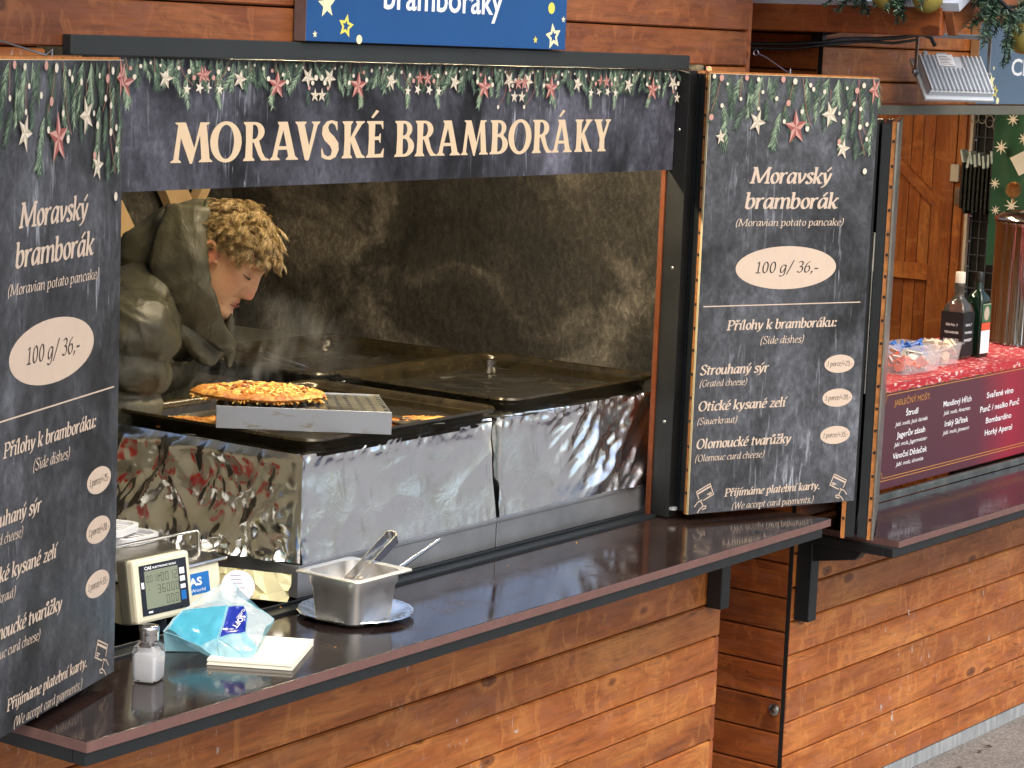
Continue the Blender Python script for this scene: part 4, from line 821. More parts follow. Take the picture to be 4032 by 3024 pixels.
mb = MB(); o = V((1.53, .40, 1.30)); U = V((-.35, -.92, .06)).normalized()
mb.obox(o, U, V((.92,-.35,0)), ZV, .0, .27, -.011, .011, 0, .002); mb.obox(o+U*.26, U, V((.92,-.35,0)), ZV, 0, .10, -.045, .045, -.004, -.0025)
solo('spatula', mb, STEELD, 'greasy steel spatula lying in the front left pan by the pancake', 'spatula', 'steel spatulas', base=tuple(o), bevel=.0008)
mb = MB(); o = V((1.83, .93, 1.345)); U = (V((1.81, .70, 1.318))-o).normalized()
mb.tube([o, o+U*.02, o+U*.17], [.006, .011, .008], 12); mb.obox(o+U*.17, U, V((1,0,0)), V((0,0,1)), 0, .11, -.034, .034, -.001, .001)
solo('spatula', mb, STEELP, 'shiny steel spatula with a round handle in the back pan', 'spatula', 'steel spatulas', base=tuple(o), smooth=40)

# ------------------------------------------------------------------ steel work shelf, guard wire, lids
ws = thing('work_shelf', 'steel work shelf with bent rim behind the weighing scale', 'shelf', (.6, .44, 1.006))
mb = MB(); mb.box(.24, .942, .250, .256, 1.0065, 1.079); mb.box(.24, .945, .2445, .62, 1.0795, 1.085); mb.box(.24, .945, .2435, .2465, 1.066, 1.0845); part('shelf_body', mb, STEELD, ws, bevel=.0015)
mb = MB(); mb.tube([(.25, .272, 1.126), (.5, .272, 1.126), (.896, .272, 1.126), (.904, .272, 1.119), (.905, .272, 1.085)], .0038, 8); mb.tube([(.26, .272, 1.126), (.26, .272, 1.085)], .0038, 8); part('guard_wire', mb, STEELP, ws, smooth=60)
LID = plain('white_plastic', c8(238,240,242), .35, var=.02)
for i, (x, y, z, a) in enumerate(((.80, .475, 1.0855, .25), (.86, .425, 1.0855, .1), (.83, .45, 1.104, .3))):
    mb = MB(); out = rrect(0, 0, .058, .045, .03, 0); inn = rrect(0, 0, .048, .035, .022, 0)
    mb.prism([p[:2] for p in out], (x, y, z), (cos(a), sin(a), 0), (-sin(a), cos(a), 0), (0,0,1), 0, .016, holes=[[p[:2] for p in inn]])
    for q in (-.018, .0, .018): mb.obox((x, y, z), (cos(a), sin(a), 0), (-sin(a), cos(a), 0), (0,0,1), q-.003, q+.003, -.034, .034, .010, .0145)
    solo('plastic_clip', mb, LID, ['white slotted plastic clip at the back of the steel shelf', 'white slotted plastic clip nearest the guard wire', 'white slotted plastic clip on top of the two others'][i], 'plastic clip', 'white plastic clips', base=(x, y, z), bevel=.002)

# ------------------------------------------------------------------ weighing scale
SCB = plain('aged_cream_plastic', c8(226,222,196), .45, var=.04, vs=8); SCD = plain('scale_panel', c8(34,38,48), .3, var=.08); LCD = plain('lcd_grey', c8(134,142,122), .22, var=.06, vs=10); SEG = plain('lcd_segment', c8(52,56,50), .4); BLT = plain('blue_label', c8(30,110,186), .4, var=.05)
sc = thing('weighing_scale', 'cream electronic weighing scale with customer display and blue label', 'scale', (.66, .16, 1.006))
dU = V((.990, -.03, -.0)).normalized(); dN = V((-.03, -.985, .16)).normalized(); dV = dU.cross(dN)*-1; dO = V((.500, .048, 1.036))
if dV.z < 0: dV = -dV
def fr(x0, x1, y0, y1, n0, n1, mb=None): mb = mb or MB(); mb.obox(dO, dU, dV, dN, x0, x1, y0, y1, n0, n1); return mb
DWd, DH = .150, .122
dh = part('display_head', fr(0, DWd, 0, DH, -.040, 0), SCB, sc, bevel=.006)
part('back_shell', fr(-.002, DWd+.002, -.001, DH+.001, -.044, -.016), plain('scale_dark_shell', c8(92,90,80), .5), dh, bevel=.004)
part('display_panel', fr(.014, DWd-.012, .014, DH-.012, .0004, .0012), SCD, dh)
scn = part('screen', fr(.026, .114, .026, .098, .0013, .0018), LCD, dh)
SEGM = {'0': 'abcdef', '1': 'bc', '2': 'abged', '3': 'abgcd', '6': 'afgedc', '-': 'g'}
def seg(mb, s, x, y, h, k=.0019):
    w_ = h*.5; t = h*.10
    R_ = {'a': (0, w_, h-t, h), 'b': (w_-t, w_, h/2, h), 'c': (w_-t, w_, 0, h/2), 'd': (0, w_, 0, t), 'e': (0, t, 0, h/2), 'f': (0, t, h/2, h), 'g': (0, w_, h/2-t/2, h/2+t/2)}
    for i, c_ in enumerate(s):
        for j, q in enumerate(SEGM.get(c_, '')):
            a = R_[q]; g = t*.15; xx = x+i*w_*1.45; P_ = [dO+dU*(xx+px)+dV*(y+py)+dN*(k+j*.00001) for px, py in ((a[0]+g, a[2]+g), (a[1]-g, a[2]+g), (a[1]-g, a[3]-g), (a[0]+g, a[3]-g))]; mb.add(P_, [(0,1,2,3)])
mb = MB(); seg(mb, '0012', .030, .076, .013); seg(mb, '-', .060, .076, .018); seg(mb, '0012', .068, .074, .0165); seg(mb, '-', .032, .056, .012); seg(mb, '36000', .057, .052, .0165); seg(mb, '000', .078, .030, .0165)
part('digits', mb, SEG, scn, recalc=False)
mb = MB(); Q = lambda x, y: dO+dU*x+dV*y+dN*.0015
sans(mb, 'CAS', Q(.028, .1005), dU, dV, dN, .0062, .018, 'l', .03); sans(mb, 'ELECTRONIC SCALE', Q(.049, .1012), dU, dV, dN, .0035, .062, 'l', .03)
for x0, x1, y0, y1 in ((.118, .131, .080, .092), (.118, .131, .066, .076), (.118, .131, .052, .060), (.0165, .0235, .066, .078), (.029, .040, .018, .0215)): mb.obox(dO, dU, dV, dN, x0, x1, y0, y1, .0013, .00145)
part('lettering', mb, WHT, dh, recalc=False)
mb = MB(); mb.obox(dO, dU, dV, dN, .118, .131, .030, .048, .0013, .0015); part('blue_key', mb, BLT, dh)
mb = MB(); mb.tube([(.585, .075, 1.008), (.582, .075, 1.05)], .016, 14); part('display_pole', mb, SCD, sc, smooth=60)
mb = MB(); prof = [(.145, 1.0075), (.235, 1.0075), (.235, 1.082), (.185, 1.090), (.158, 1.088)]
mb.prism(prof, (.56, 0, 0), (0,1,0), (0,0,1), (1,0,0), 0, .282); part('scale_body', mb, SCB, sc, bevel=.004)
bO = V((.60, .1450, 1.0075)); bV = V((0, .013, .0805)).normalized(); bU = V((1,0,0)); bN = V((0, -.0805, .013)).normalized()
mb = MB(); mb.obox(bO, bU, bV, bN, .0, .208, .026, .068, .0003, .001); bl = part('blue_label', mb, BLT, sc)
mb = MB(); sans(mb, 'CAS', bO+bU*.128+bV*.044+bN*.0014, bU, bV, bN, .016, .058, 'l', .03); sans(mb, 'The World', bO+bU*.120+bV*.031+bN*.0014, bU, bV, bN, .0066, .074, 'l'); part('lettering', mb, WHT, bl, recalc=False)
mb = MB(); mb.box(.54, .86, .150, .242, 1.0905, 1.097); part('weighing_plate', mb, STEELP, sc, bevel=.003)
# label roll and greaseproof paper
PAPER = plain('roll_paper', c8(232,230,238), .7, var=.02)
ax = V((-.62, -.66, .42)).normalized(); c = V((.845, .108, 1.043)); Qm = V((0,0,1)).rotation_difference(ax).to_matrix()
lr = thing('label_roll', 'white roll of printed labels standing behind the napkin bag', 'paper roll', (.855, .118, 1.006))
mb = MB(); mb.lathe([(0, 0), (.033, 0), (.034, -.001), (.034, -.03), (0, -.03)], c, 40, axis=Qm); part('roll', mb, PAPER, lr, smooth=40)
mb = MB(); e1 = V((ax.y, -ax.x, 0)).normalized()*-1; e1 = e1 if e1.x > 0 else -e1; e2 = ax.cross(e1); e2 = e2 if e2.z > 0 else -e2; random.seed(4)
for i, y in enumerate((.022, .014, .006, -.004, -.012, -.021)): mb.obox(c, e1, e2, ax, -.018+random.uniform(0, .01), .005+random.uniform(0, .012), y, y+.0022, .0003, .0005)
part('print_lines', mb, plain('faint_print', c8(150,150,170), .6), lr)
GP = plain('greaseproof_paper', c8(232,224,176), .55, var=.06, vs=12)
mb = crumple((.862, .205, 1.008), (.35, -.93, 0), (.25, .10, .95), (-.9, -.3, .3), .175, .058, 26, .006, 31, lambda u, v: .02*v*(1-u)); solo('paper_sheet', mb, GP, 'crumpled greaseproof paper sheet leaning on the steel griddle base', 'paper', base=(.89, .12, 1.006), recalc=False)

# ------------------------------------------------------------------ napkin bag and napkins
NAPK = plain('cream_napkin', c8(244,241,224), .8, var=.02, vs=30, bump=.15, bs=300)
nO = V((.556, -.286, 1.0005)); nU = V((.88, .475, 0)).normalized(); nW = V((-.475, .88, 0)).normalized()
mb = MB()
for i in range(5): mb.obox(nO+ZV*(.0024*i), nU, nW, ZV, .0008*(i % 3), .190-.0007*(i % 2), .0006*(i % 2), .160-.0008*(i % 3), 0, .0023)
solo('napkin_stack', mb, NAPK, 'stack of cream paper napkins sliding out of the open blue bag', 'napkins', base=tuple(nO+nU*.09+nW*.08), bevel=.0005)
def film(name, col, alpha, rough=.15):
    k = NT(name); k.set('Base Color', col+(1,)); k.set('Roughness', rough); k.set('Alpha', alpha); k.set('Specular IOR Level', .7); k.bump(k.noise(k.co(), 55, 3, .5), .35, .004); return k.m
TEAL, INDI, CLEAR, PALEB = film('teal_film', c8(84,182,208), .84), film('indigo_film', c8(36,52,160), .97), film('clear_film', c8(234,242,244), .42, .08), film('pale_blue_film', c8(160,216,230), .62)
BP = {'L':(.4861,-.0297,1.0413),'tl':(.5404,-.0274,1.0686),'t3':(.5953,-.0381,1.0917),'peak':(.6489,-.0510,1.1134),'er':(.6226,-.0911,1.0865),'R':(.6365,-.1697,1.0659),'R2':(.6119,-.1720,1.0531),'Rl':(.5638,-.1944,1.0218),'rb':(.5327,-.2046,1.0031),'bot':(.5025,-.1596,1.0040),'bl':(.5021,-.1093,1.0214),'m3':(.4955,-.0769,1.0295),'cen':(.5920,-.0930,1.0710),'mid':(.5298,-.1248,1.0294),'h1':(.6101,-.1182,1.0710),'h2':(.6010,-.1358,1.0604),'h3':(.5736,-.1564,1.0398),'h4':(.5348,-.1269,1.0312),'h0':(.5920,-.0961,1.0699),'tq':(.4937,-.0349,1.0432),'mm':(.6420,-.0700,1.1034)}
PUF = {'cen': .012, 'h0': .012, 'h1': .012, 'h2': .010, 'h3': .006, 'h4': .006, 'mid': .005, 'er': .008, 't3': .004, 'R2': -.004, 'R': -.008}
nb = V((-.42, -.30, .86)).normalized(); BV = {k: V(p)+nb*PUF.get(k, 0) for k, p in BP.items()}
BF = [(('tq','tl','cen','mid','bl'), 0), (('tq','bl','m3'), 0), (('L','tl','tq'), 2), (('tl','t3','cen'), 2), (('t3','peak','mm','cen'), 2), (('mm','er','h1','h0','cen'), 2), (('er','h2','h1'), 2), (('er','R','R2','h2'), 2), (('h0','h1','h2','h3','h4'), 1), (('cen','h0','h4','mid'), 3), (('h2','R2','Rl','h3'), 2), (('h3','Rl','rb','bot','mid','h4'), 3), (('bl','mid','bot'), 3), (('m3','bl','tq'), 0)][:13]
def bag():
    mb = MB(); EDG = set()
    for ks, m in BF:
        P_ = [BV[k] for k in ks]; cen = sum(P_, V())/len(P_)
        for a, b in zip(P_, P_[1:]+P_[:1]):
            n = 8                                   # subdivide each wedge so the film can wrinkle
            idx = {}
            for i in range(n+1):
                for j in range(n+1-i):
                    p = a*(i/n)+b*(j/n)+cen*((n-i-j)/n); w_ = .0022*noise.noise(p*60)+.0050*ridged(tuple(p*24))+.0020*ridged(tuple(p*55)); p = p+nb*w_; idx[(i, j)] = len(mb.v); mb.v.append(p)
            for i in range(n):
                for j in range(n-i):
                    mb.f.append((idx[(i, j)], idx[(i+1, j)], idx[(i, j+1)])); mb.m.append(m)
                    if i+j < n-1: mb.f.append((idx[(i+1, j)], idx[(i+1, j+1)], idx[(i, j+1)])); mb.m.append(m)
    return mb
bg_ = thing('napkin_bag', 'crumpled teal and indigo plastic bag lying on the counter', 'plastic bag', (.56, -.12, 1.0))
part('front_film', bag(), [TEAL, INDI, CLEAR, PALEB], bg_, smooth=60, recalc=False)
mb = MB()
for ks in (('tq','tl','cen'), ('cen','mid','bl'), ('h0','h1','h2','h3','h4','h0'), ('L','tl','t3','peak','mm','er','R','R2'), ('mid','bot'), ('h4','rb'), ('L','bl','bot','rb')):
    P_ = []
    for a, b in zip(ks, ks[1:]): P_ += [BV[a]*(1-t/6)+BV[b]*(t/6) for t in range(6)]
    mb.tube([p+nb*(.0022*noise.noise(p*60)+.0050*ridged(tuple(p*24))+.0020*ridged(tuple(p*55))+.0006) for p in P_+[BV[ks[-1]]]], .0009, 4)
part('film_seam', mb, PALEB, bg_, recalc=False)
mb = MB(); P_ = {'u': (.494,-.028,1.002), 'v': (.534,-.075,1.002), 'w': (.56,-.02,1.002), 'x': (.66,-.05,1.012), 'y': (.60,-.16,1.014)}
mb.add([BV['L']-nb*.004, P_['u'], P_['v'], BV['bot']-nb*.002, P_['w'], P_['x'], BV['peak']-nb*.003, P_['y'], BV['R']-nb*.004, BV['Rl']-nb*.004], [(0,1,2), (0,2,3), (1,4,2), (4,5,7,2), (5,6,8,7), (7,8,9), (2,7,9,3), (0,1,4), (0,4,6), (4,5,6)]); part('back_film', mb, PALEB, bg_, recalc=False)
mb = MB(); e1 = (BV['h1']-BV['h4']).normalized(); e2 = nb.cross(e1).normalized(); o = (BV['h0']+BV['h3'])/2+nb*.010
sans(mb, 'SOFT', o-e1*.008-e2*.004, -e1, -e2, nb, .011, .034, 'c', .02); sans(mb, 'CLASSIC', o+e1*.010, -e1, -e2, nb, .005, .026, 'c', .01)
part('lettering', mb, WHT, bg_, recalc=False)

# ------------------------------------------------------------------ salt shaker
GLASS = NT('clear_glass'); GLASS.set('Base Color', (.97, .99, .98, 1)); GLASS.set('Transmission Weight', 1.0); GLASS.set('Roughness', .03); GLASS.set('IOR', 1.45); GLASS = GLASS.m
SALT = plain('white_salt', c8(240,240,244), .9, var=.03, vs=300, bump=.3, bs=500)
def sqring(c, h, r, z, a, n=5):
    return [V((c[0]+p[0]*cos(a)-p[1]*sin(a), c[1]+p[0]*sin(a)+p[1]*cos(a), z)) for p in rrect(0, 0, h, h, r, 0, n)]
sh = thing('salt_shaker', 'square glass salt shaker with a perforated steel cap', 'salt shaker', (.334, -.140, 1.0)); c = (.334, -.140); a = .35
mb = MB(); mb.loft([sqring(c, h, r, z, a) for h, r, z in ((.020,.006,1.0005),(.0225,.006,1.003),(.0232,.006,1.02),(.0238,.007,1.056),(.022,.009,1.064),(.0175,.0165,1.070),(.0165,.0164,1.073),(.0165,.0164,1.080))], caps=True)
part('glass_body', mb, GLASS, sh, smooth=50)
mb = MB(); mb.loft([sqring(c, h, r, z, a) for h, r, z in ((.0185,.005,1.0045),(.0202,.005,1.008),(.0206,.005,1.046),(.0195,.006,1.0495),(.012,.008,1.0515))]); part('salt', mb, SALT, sh, smooth=50)
mb = MB(); mb.lathe([(.0172, 1.0745-1), (.0178, 1.0765-1), (.0170, 1.0785-1), (.0178, 1.081-1), (.0172, 1.083-1), (.0178, 1.086-1), (.0182, 1.096-1), (.0170, 1.0995-1), (.012, 1.1015-1), (0, 1.102-1)], (c[0], c[1], 1.0), 36); part('cap', mb, STEELP, sh, smooth=50)
mb = MB()
for i in range(7): t = i*2*pi/6; r = 0 if i == 6 else .0065; mb.lathe([(0, .0004), (.0012, .0003)], (c[0]+r*cos(t), c[1]+r*sin(t), 1.1018+(.0002 if r == 0 else 0)), 8)
part('pour_hole', mb, BLACKB, sh)

# ------------------------------------------------------------------ steel pan with tongs on a foil plate
pl = MB(); N_ = 72; prof = [(0, .0025), (.072, .0025), (.080, .004), (.096, .010), (.110, .0145), (.1165, .0135), (.118, .0115)]
vs = []
for i, (r, z) in enumerate(prof):
    for k in range(N_): fl_ = (1+.010*cos(k*2*pi/3)*(i >= 3)); vs.append((.966+r*fl_*cos(2*pi*k/N_), -.100+r*fl_*sin(2*pi*k/N_), 1.0+z+(.0011*(-1)**k if i in (3, 4) else 0)))
pl.add(vs, [(i*N_+k, i*N_+(k+1) % N_, (i+1)*N_+(k+1) % N_, (i+1)*N_+k) for i in range(len(prof)-1) for k in range(N_)])
pl.add([(.966+.073*cos(2*pi*k/N_), -.1+.073*sin(2*pi*k/N_), 1.0004) for k in range(N_)], [tuple(range(N_))])
solo('foil_plate', pl, plain('foil_plate_silver', (.86,.86,.86), .16, 1.0, var=.03), 'silver fluted foil plate under the steel pan on the counter', 'plate', base=(.966, -.1, 1.0), smooth=40, recalc=False)
gp = thing('food_pan', 'small deep steel pan of brownish water on the foil plate', 'pan', (.926, -.124, 1.003))
cx, cy, z0 = .926, -.126, 1.0035
rr = lambda hx, hy, r, z: rrect(cx, cy, hx, hy, r, z, 6)
PST = NT('brushed_pan_steel'); _v = PST.co((8, 8, 120)); PST.set('Base Color', (.74,.73,.70,1)); PST.set('Metallic', 1.0); PST.set('Roughness', PST.ramp(PST.noise(PST.co((14, 14, 14)), 2, 4, .6), [(.3, .34), (.7, .46)])); PST = PST.m
mb = MB(); mb.loft([rr(.058,.051,.025,z0), rr(.064,.057,.024,z0+.006), rr(.069,.062,.024,z0+.068), rr(.073,.066,.024,z0+.078), rr(.0735,.0665,.024,z0+.096), rr(.086,.079,.012,z0+.0975), rr(.0885,.0815,.010,z0+.0965), rr(.0885,.0815,.010,z0+.0995), rr(.086,.079,.012,z0+.1010), rr(.0725,.0655,.023,z0+.0995), rr(.0715,.0645,.024,z0+.078), rr(.067,.060,.024,z0+.068), rr(.062,.055,.024,z0+.008), rr(.056,.049,.022,z0+.004)]); part('pan_body', mb, PST, gp, smooth=35)
mb = MB(); mb.add(rr(.0668,.0598,.024,z0+.064), [tuple(range(28))]); BRW = NT('brown_water'); BRW.set('Base Color', BRW.ramp(BRW.noise(BRW.co(), 30, 4, .6), [(.35, c8(92,66,46)), (.65, c8(150,116,82))])); BRW.set('Roughness', .06); part('water', mb, BRW.m, gp, recalc=False)
# tongs: a folded steel strip, open side towards the camera's left
tO = V((.905, -.105, 1.050)); tT = V((1.083, -.100, 1.146)); tD = (tT-tO).normalized(); tN = V((.97, .08, .06)); tN = (tN-tD*tN.dot(tD)).normalized(); tS = tD.cross(tN)
LT = (tT-tO).length; mb = MB(); path = []
for i in range(9): path.append((LT*.93*i/8, .0125-.002*(1-i/8)))
for i in range(1, 8): t = pi/2-pi*i/8; path.append((LT*.93+.0145*cos(t), .0145*sin(t)))
for i in range(9): path.append((LT*.93*(8-i)/8, -.0125+.002*i/8))
for (a0, b0), (a1, b1) in zip(path, path[1:]):
    d = V((a1-a0, b1-b0)).normalized(); nn = V((-d.y, d.x))*.0011
    q = [(a0+nn.x, b0+nn.y), (a1+nn.x, b1+nn.y), (a1-nn.x, b1-nn.y), (a0-nn.x, b0-nn.y)]
    hw = .0105
    P_ = [tO+tD*x+tS*y+tN*s for s in (-hw, hw) for x, y in q]; mb.add(P_, [(0,1,2,3), (4,7,6,5), (0,4,5,1), (2,6,7,3)])
solo('serving_tongs', mb, STEELP, 'folded steel tongs standing in the water of the small pan', 'tongs', base=tuple(tO), smooth=40)
mb = MB(); a, b = V((.985, -.130, 1.062)), V((1.222, -.112, 1.116)); mb.tube([a, a*.6+b*.4, a*.1+b*.9, b], [.0055, .0050, .0036, .0042], 10); mb.tube([b-(b-a).normalized()*.003, b+(b-a).normalized()*.006], [.0046, .003], 10)
solo('spoon', mb, STEELP, 'thin steel spoon handle leaning out of the small pan', 'spoon', base=tuple(a), smooth=60)
random.seed(9); CR = plain('food_crumb', c8(190,140,60), .7, var=.3)
for i, (x, y) in enumerate(((.885, .028), (.80, -.02), (.74, -.235), (1.02, .012), (1.55, -.06), (1.86, -.035), (.60, -.24), (.44, -.19))):
    mb = MB(); r = random.uniform(.002, .004); mb.lathe([(0, 0), (r, .0003), (r*.8, r*.7), (0, r*.9)], (x, y, 1.0002 if y < -.003 else 1.0062), 7, sy=.6); solo('crumb', mb, CR, 'tiny fried crumb lying on the dark counter top or sill', 'crumb', 'crumbs on the counter', base=(x, y, 1.0))
# ------------------------------------------------------------------ right stall: table, cloth, menu, bottles, boxes, urn, curtain, rack
def L2W(p): return M2 @ V(p)
def to_w(mb): mb.v = [M2 @ v for v in mb.v]; return mb
UR, NRf = (M2.to_3x3() @ V((1,0,0))), (M2.to_3x3() @ V((0,-1,0)))
dm = thing('drinks_menu', 'burgundy drinks menu board with gold double border under the red cloth', 'menu board', tuple(L2W((1.4, .03, .90))), RZ)
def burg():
    k = NT('burgundy_ramp'); s = k.n('SeparateXYZ', i0=k.n('TexCoord').outputs['Object']); a = k.math('ADD', s.outputs[0], k.math('MULTIPLY', k.noise(k.co(), 2.2, 3, .5), .25))
    k.set('Base Color', k.ramp(k.math('ADD', a, .5), [(.05, c8(84,46,56)), (.34, c8(92,44,56)), (.58, c8(150,30,52)), (.75, c8(128,24,44)), (1.0, c8(96,36,48))])); k.set('Roughness', .3); return k.m  # colour ramp from dark mauve to red along the board
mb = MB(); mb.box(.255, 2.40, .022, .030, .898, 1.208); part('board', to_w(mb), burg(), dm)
GOLD = plain('gold_print', c8(196,140,70), .45, var=.08)
def onm(u, z): return L2W((u, .0216, z))
mb = MB()
for i, e in enumerate((0, .0085)):
    u0, u1, z0, z1 = .485+e, 2.36-e, .922+e, 1.187-e
    for a, b, c_, d_ in ((u0+.03, u1-.03, z1-.0022, z1), (u0+.03, u1-.03, z0, z0+.0022), (u0, u0+.0022, z0+.03, z1-.03), (u1-.0022, u1, z0+.03, z1-.03)): mb.obox(onm(0, 0), UR, ZV, NRf, a, b, c_, d_, 0, .0003)
    for (cu, cz, a0) in ((u0, z0, 0), (u0, z1, -90), (u1, z0, 90), (u1, z1, 180)):
        arc = [(cu+.03*cos(R(a0+90*t/8)), cz+.03*sin(R(a0+90*t/8))) for t in range(9)]; arc2 = [(cu+.0278*cos(R(a0+90*t/8)), cz+.0278*sin(R(a0+90*t/8))) for t in range(9)]
        mb.prism(arc+arc2[::-1], onm(0, 0), UR, ZV, NRf, .0001, None)
part('gold_border', mb, GOLD, dm, recalc=False)
mb = MB(); sans(mb, 'JABLEČNÝ MOŠT:', onm(.683, 1.141)+NRf*.0005, UR, ZV, NRf, .0185, .226, 'c'); part('gold_heading', mb, GOLD, dm, recalc=False)
mb = MB()
for t, u, z, wd, cap in (('Štrudl', .685, 1.105, .076, .018), ('Jagerův zásah', .687, 1.0435, .178, .018), ('Vánoční Dědeček', .688, .982, .215, .018), ('Mandlový Hřích', .980, 1.107, .187, .018), ('Irský Skřítek', .982, 1.0445, .157, .018), ('Svařené víno', 1.276, 1.105, .19, .019), ('Punč / nealko Punč', 1.281, 1.0635, .28, .019), ('Bombardíno', 1.278, 1.0245, .182, .019), ('Horký Aperol', 1.282, .9855, .195, .019)):
    sans(mb, t, onm(u, z)+NRf*.0005, UR, ZV, NRf, cap, wd, 'c', .012)
for t, u, z, wd in (("Jabl. mošt, Jack daniels", .685, 1.079, .203), ('Jabl. mošt, Jagermeister', .688, 1.018, .208), ('Jabl. mošt, slivovice', .689, .958, .173), ('Jabl. mošt, Amareto', .980, 1.081, .178), ('Jabl. mošt, Jameson', .982, 1.020, .176)):
    sans(mb, t, onm(u, z)+NRf*.0005, UR, ZV, NRf, .0125, wd, 'c', .004, shear=.2)
part('lettering', mb, WHT, dm, recalc=False)
mb = MB(); mb.box(.255, 2.40, .031, .46, 1.180, 1.206); part('inner_table', to_w(mb), STUD, RS)
def cloth_mat():
    k = NT('red_pattern_cloth'); v = k.co((1, 1, 1)); vo = k.n('TexVoronoi', Vector=k.co((26, 34, 34)), Scale=1.0, _feature='F1').outputs['Distance']
    ph = k.ramp(k.math('ADD', vo, k.math('MULTIPLY', k.noise(v, 150, 3, .6), .25)), [(.30, 1.0), (.40, 0.0)])
    s2 = k.ramp(k.noise(k.co((30, 120, 120)), 1, 4, .7), [(.56, 0.0), (.62, .8)])
    k.set('Base Color', k.mix(k.math('MAXIMUM', ph, s2), c8(176,42,50), c8(232,196,190))); k.set('Roughness', .7); return k.m
mb = MB()
def clth(u, v):
    if v < .14: return L2W((.256+2.14*u, .0205-.001*sin(u*300), 1.208-.020*(1-v/.14)-.005*abs(sin(u*2.14*pi/.085))*(1-v/.14)))
    return L2W((.256+2.14*u, .0205+.44*(v-.14)/.86, 1.2085+.0015*noise.noise((u*30, v*8, 2))))
mb.grid(clth, 300, 14); solo('tablecloth', mb, cloth_mat(), 'red tablecloth with white pattern and scalloped hem on the drinks stall', 'tablecloth', base=tuple(L2W((1.3, .25, 1.208))), smooth=50)
# transparent boxes
CPL = NT('clear_plastic'); CPL.set('Base Color', (.93,.95,.97,1)); CPL.set('Alpha', .16); CPL.set('Roughness', .12); CPL.set('Specular IOR Level', .8); CPL = CPL.m
def cbox(label, cx, cy, hx, hy, h, rot, fill, fm, k_):
    b = thing('plastic_box', label, 'plastic box', tuple(L2W((cx, cy, 1.210))), RZ, 'clear plastic boxes on the red cloth'); z = 1.2105
    def rg(d, zz, r=.012): return [L2W((cx+p[0]*cos(rot)-p[1]*sin(rot), cy+p[0]*sin(rot)+p[1]*cos(rot), zz)) for p in rrect(0, 0, hx+d, hy+d, r, 0, 3)]
    mb = MB(); mb.loft([rg(-.010, z+.001), rg(-.008, z), rg(-.001, z+h-.004), rg(.005, z+h-.004), rg(.005, z+h), rg(-.001, z+h), rg(-.010, z+.004), rg(-.014, z+.003)], caps=True); part('box', mb, CPL, b, smooth=40)
    random.seed(k_)
    for f, m_ in zip(fill, fm):
        mb = MB()
        for _ in range(f[0]):
            p = V((cx+random.uniform(f[1], f[2])*hx, cy+random.uniform(-.7, .7)*hy, z+.008+random.uniform(0, f[3])*h)); r_ = random.uniform(.006, .013)
            q = Quaternion((random.random(), random.random(), random.random(), random.random()+.1)).normalized().to_matrix()
            mb.obox(L2W(p), q @ V((1,0,0)), q @ V((0,1,0)), q @ V((0,0,1)), -r_*1.5, r_*1.5, -r_, r_, -r_*.25, r_*.25)
        part(f[4], mb, m_, b)
ORA, PNK, BLU, BEI, SIL = (plain(n, c, r_, var=.2) for n, c, r_ in (('orange_wrapper', c8(216,96,40), .35), ('pink_wrapper', c8(230,170,150), .4), ('blue_wrapper', c8(60,110,190), .35), ('beige_sugar', c8(226,204,178), .5), ('silver_wrapper', c8(190,190,180), .25)))
cbox('clear plastic box of orange and silver sachets nearest the folded shutter', .835, .135, .115, .07, .066, -.05, [(34, -.85, .4, .5, 'orange_sachets'), (26, -.85, .5, .85, 'silver_sachets'), (16, -.4, .6, .4, 'pink_sachets')], [ORA, SIL, PNK], 3)
cbox('clear plastic box of blue packets behind the orange sachets', .955, .20, .09, .06, .066, -.05, [(44, -.7, .85, .8, 'blue_packets')], [BLU], 5)
cbox('clear plastic box of beige sugar sticks next to the square bottle', 1.08, .15, .065, .055, .066, -.05, [(46, -.8, .8, .9, 'sugar_sticks')], [BEI], 6)
# bottles
def bottle(label, cx, cy, glass, sections, cap_m, cap_prof, liquid=None):
    b = thing('bottle', label, 'bottle', tuple(L2W((cx, cy, 1.210))), RZ, 'liquor bottles on the red cloth'); z = 1.2102
    rg = lambda hx, hy, r, zz: [L2W(p) for p in rrect(cx, cy, hx, hy, min(r, hx*.999, hy*.999), z+zz, 5)]
    mb = MB(); mb.loft([rg(*s) for s in sections]); part('glass', mb, glass, b, smooth=40)
    mb = MB(); mb.lathe(cap_prof, L2W((cx, cy, z)), 20); part('cap', mb, cap_m, b, smooth=40); return b
GREY_G = plain('pale_bottle_glass', c8(120,118,106), .05, var=.3, vs=30); GREY_G.node_tree.nodes['Principled BSDF'].inputs['Transmission Weight'].default_value = .75
GRN_G = plain('dark_green_glass', c8(14,34,22), .06, var=.2)
BLKL = plain('black_label', c8(22,22,24), .5); GRNL = plain('green_label', c8(52,96,60), .5); ORL = plain('orange_label_band', c8(214,84,50), .5)
b1 = bottle('square clear bottle with black label and silver neck on the red cloth', 1.262, .178, GREY_G, [(.036,.036,.008,0), (.038,.038,.008,.004), (.038,.038,.009,.150), (.034,.034,.014,.168), (.022,.022,.02,.186), (.0165,.0165,.0164,.196), (.0155,.0155,.0154,.215), (.018,.018,.0178,.222), (.0175,.0175,.0174,.235), (.0150,.0150,.0149,.240)], IVORY, [(.0158, .238), (.0160, .270), (.014, .273), (0, .273)])
mb = MB()
for z0_, n_ in ((.022, 0),):
    mb.box(1.2232, 1.301, .1388, .1396, 1.2102+.010, 1.2102+.148); mb.box(1.2228, 1.2236, .1388, .217, 1.2102+.010, 1.2102+.148)
lb_ = part('label', to_w(mb), BLKL, b1)
mb = MB()
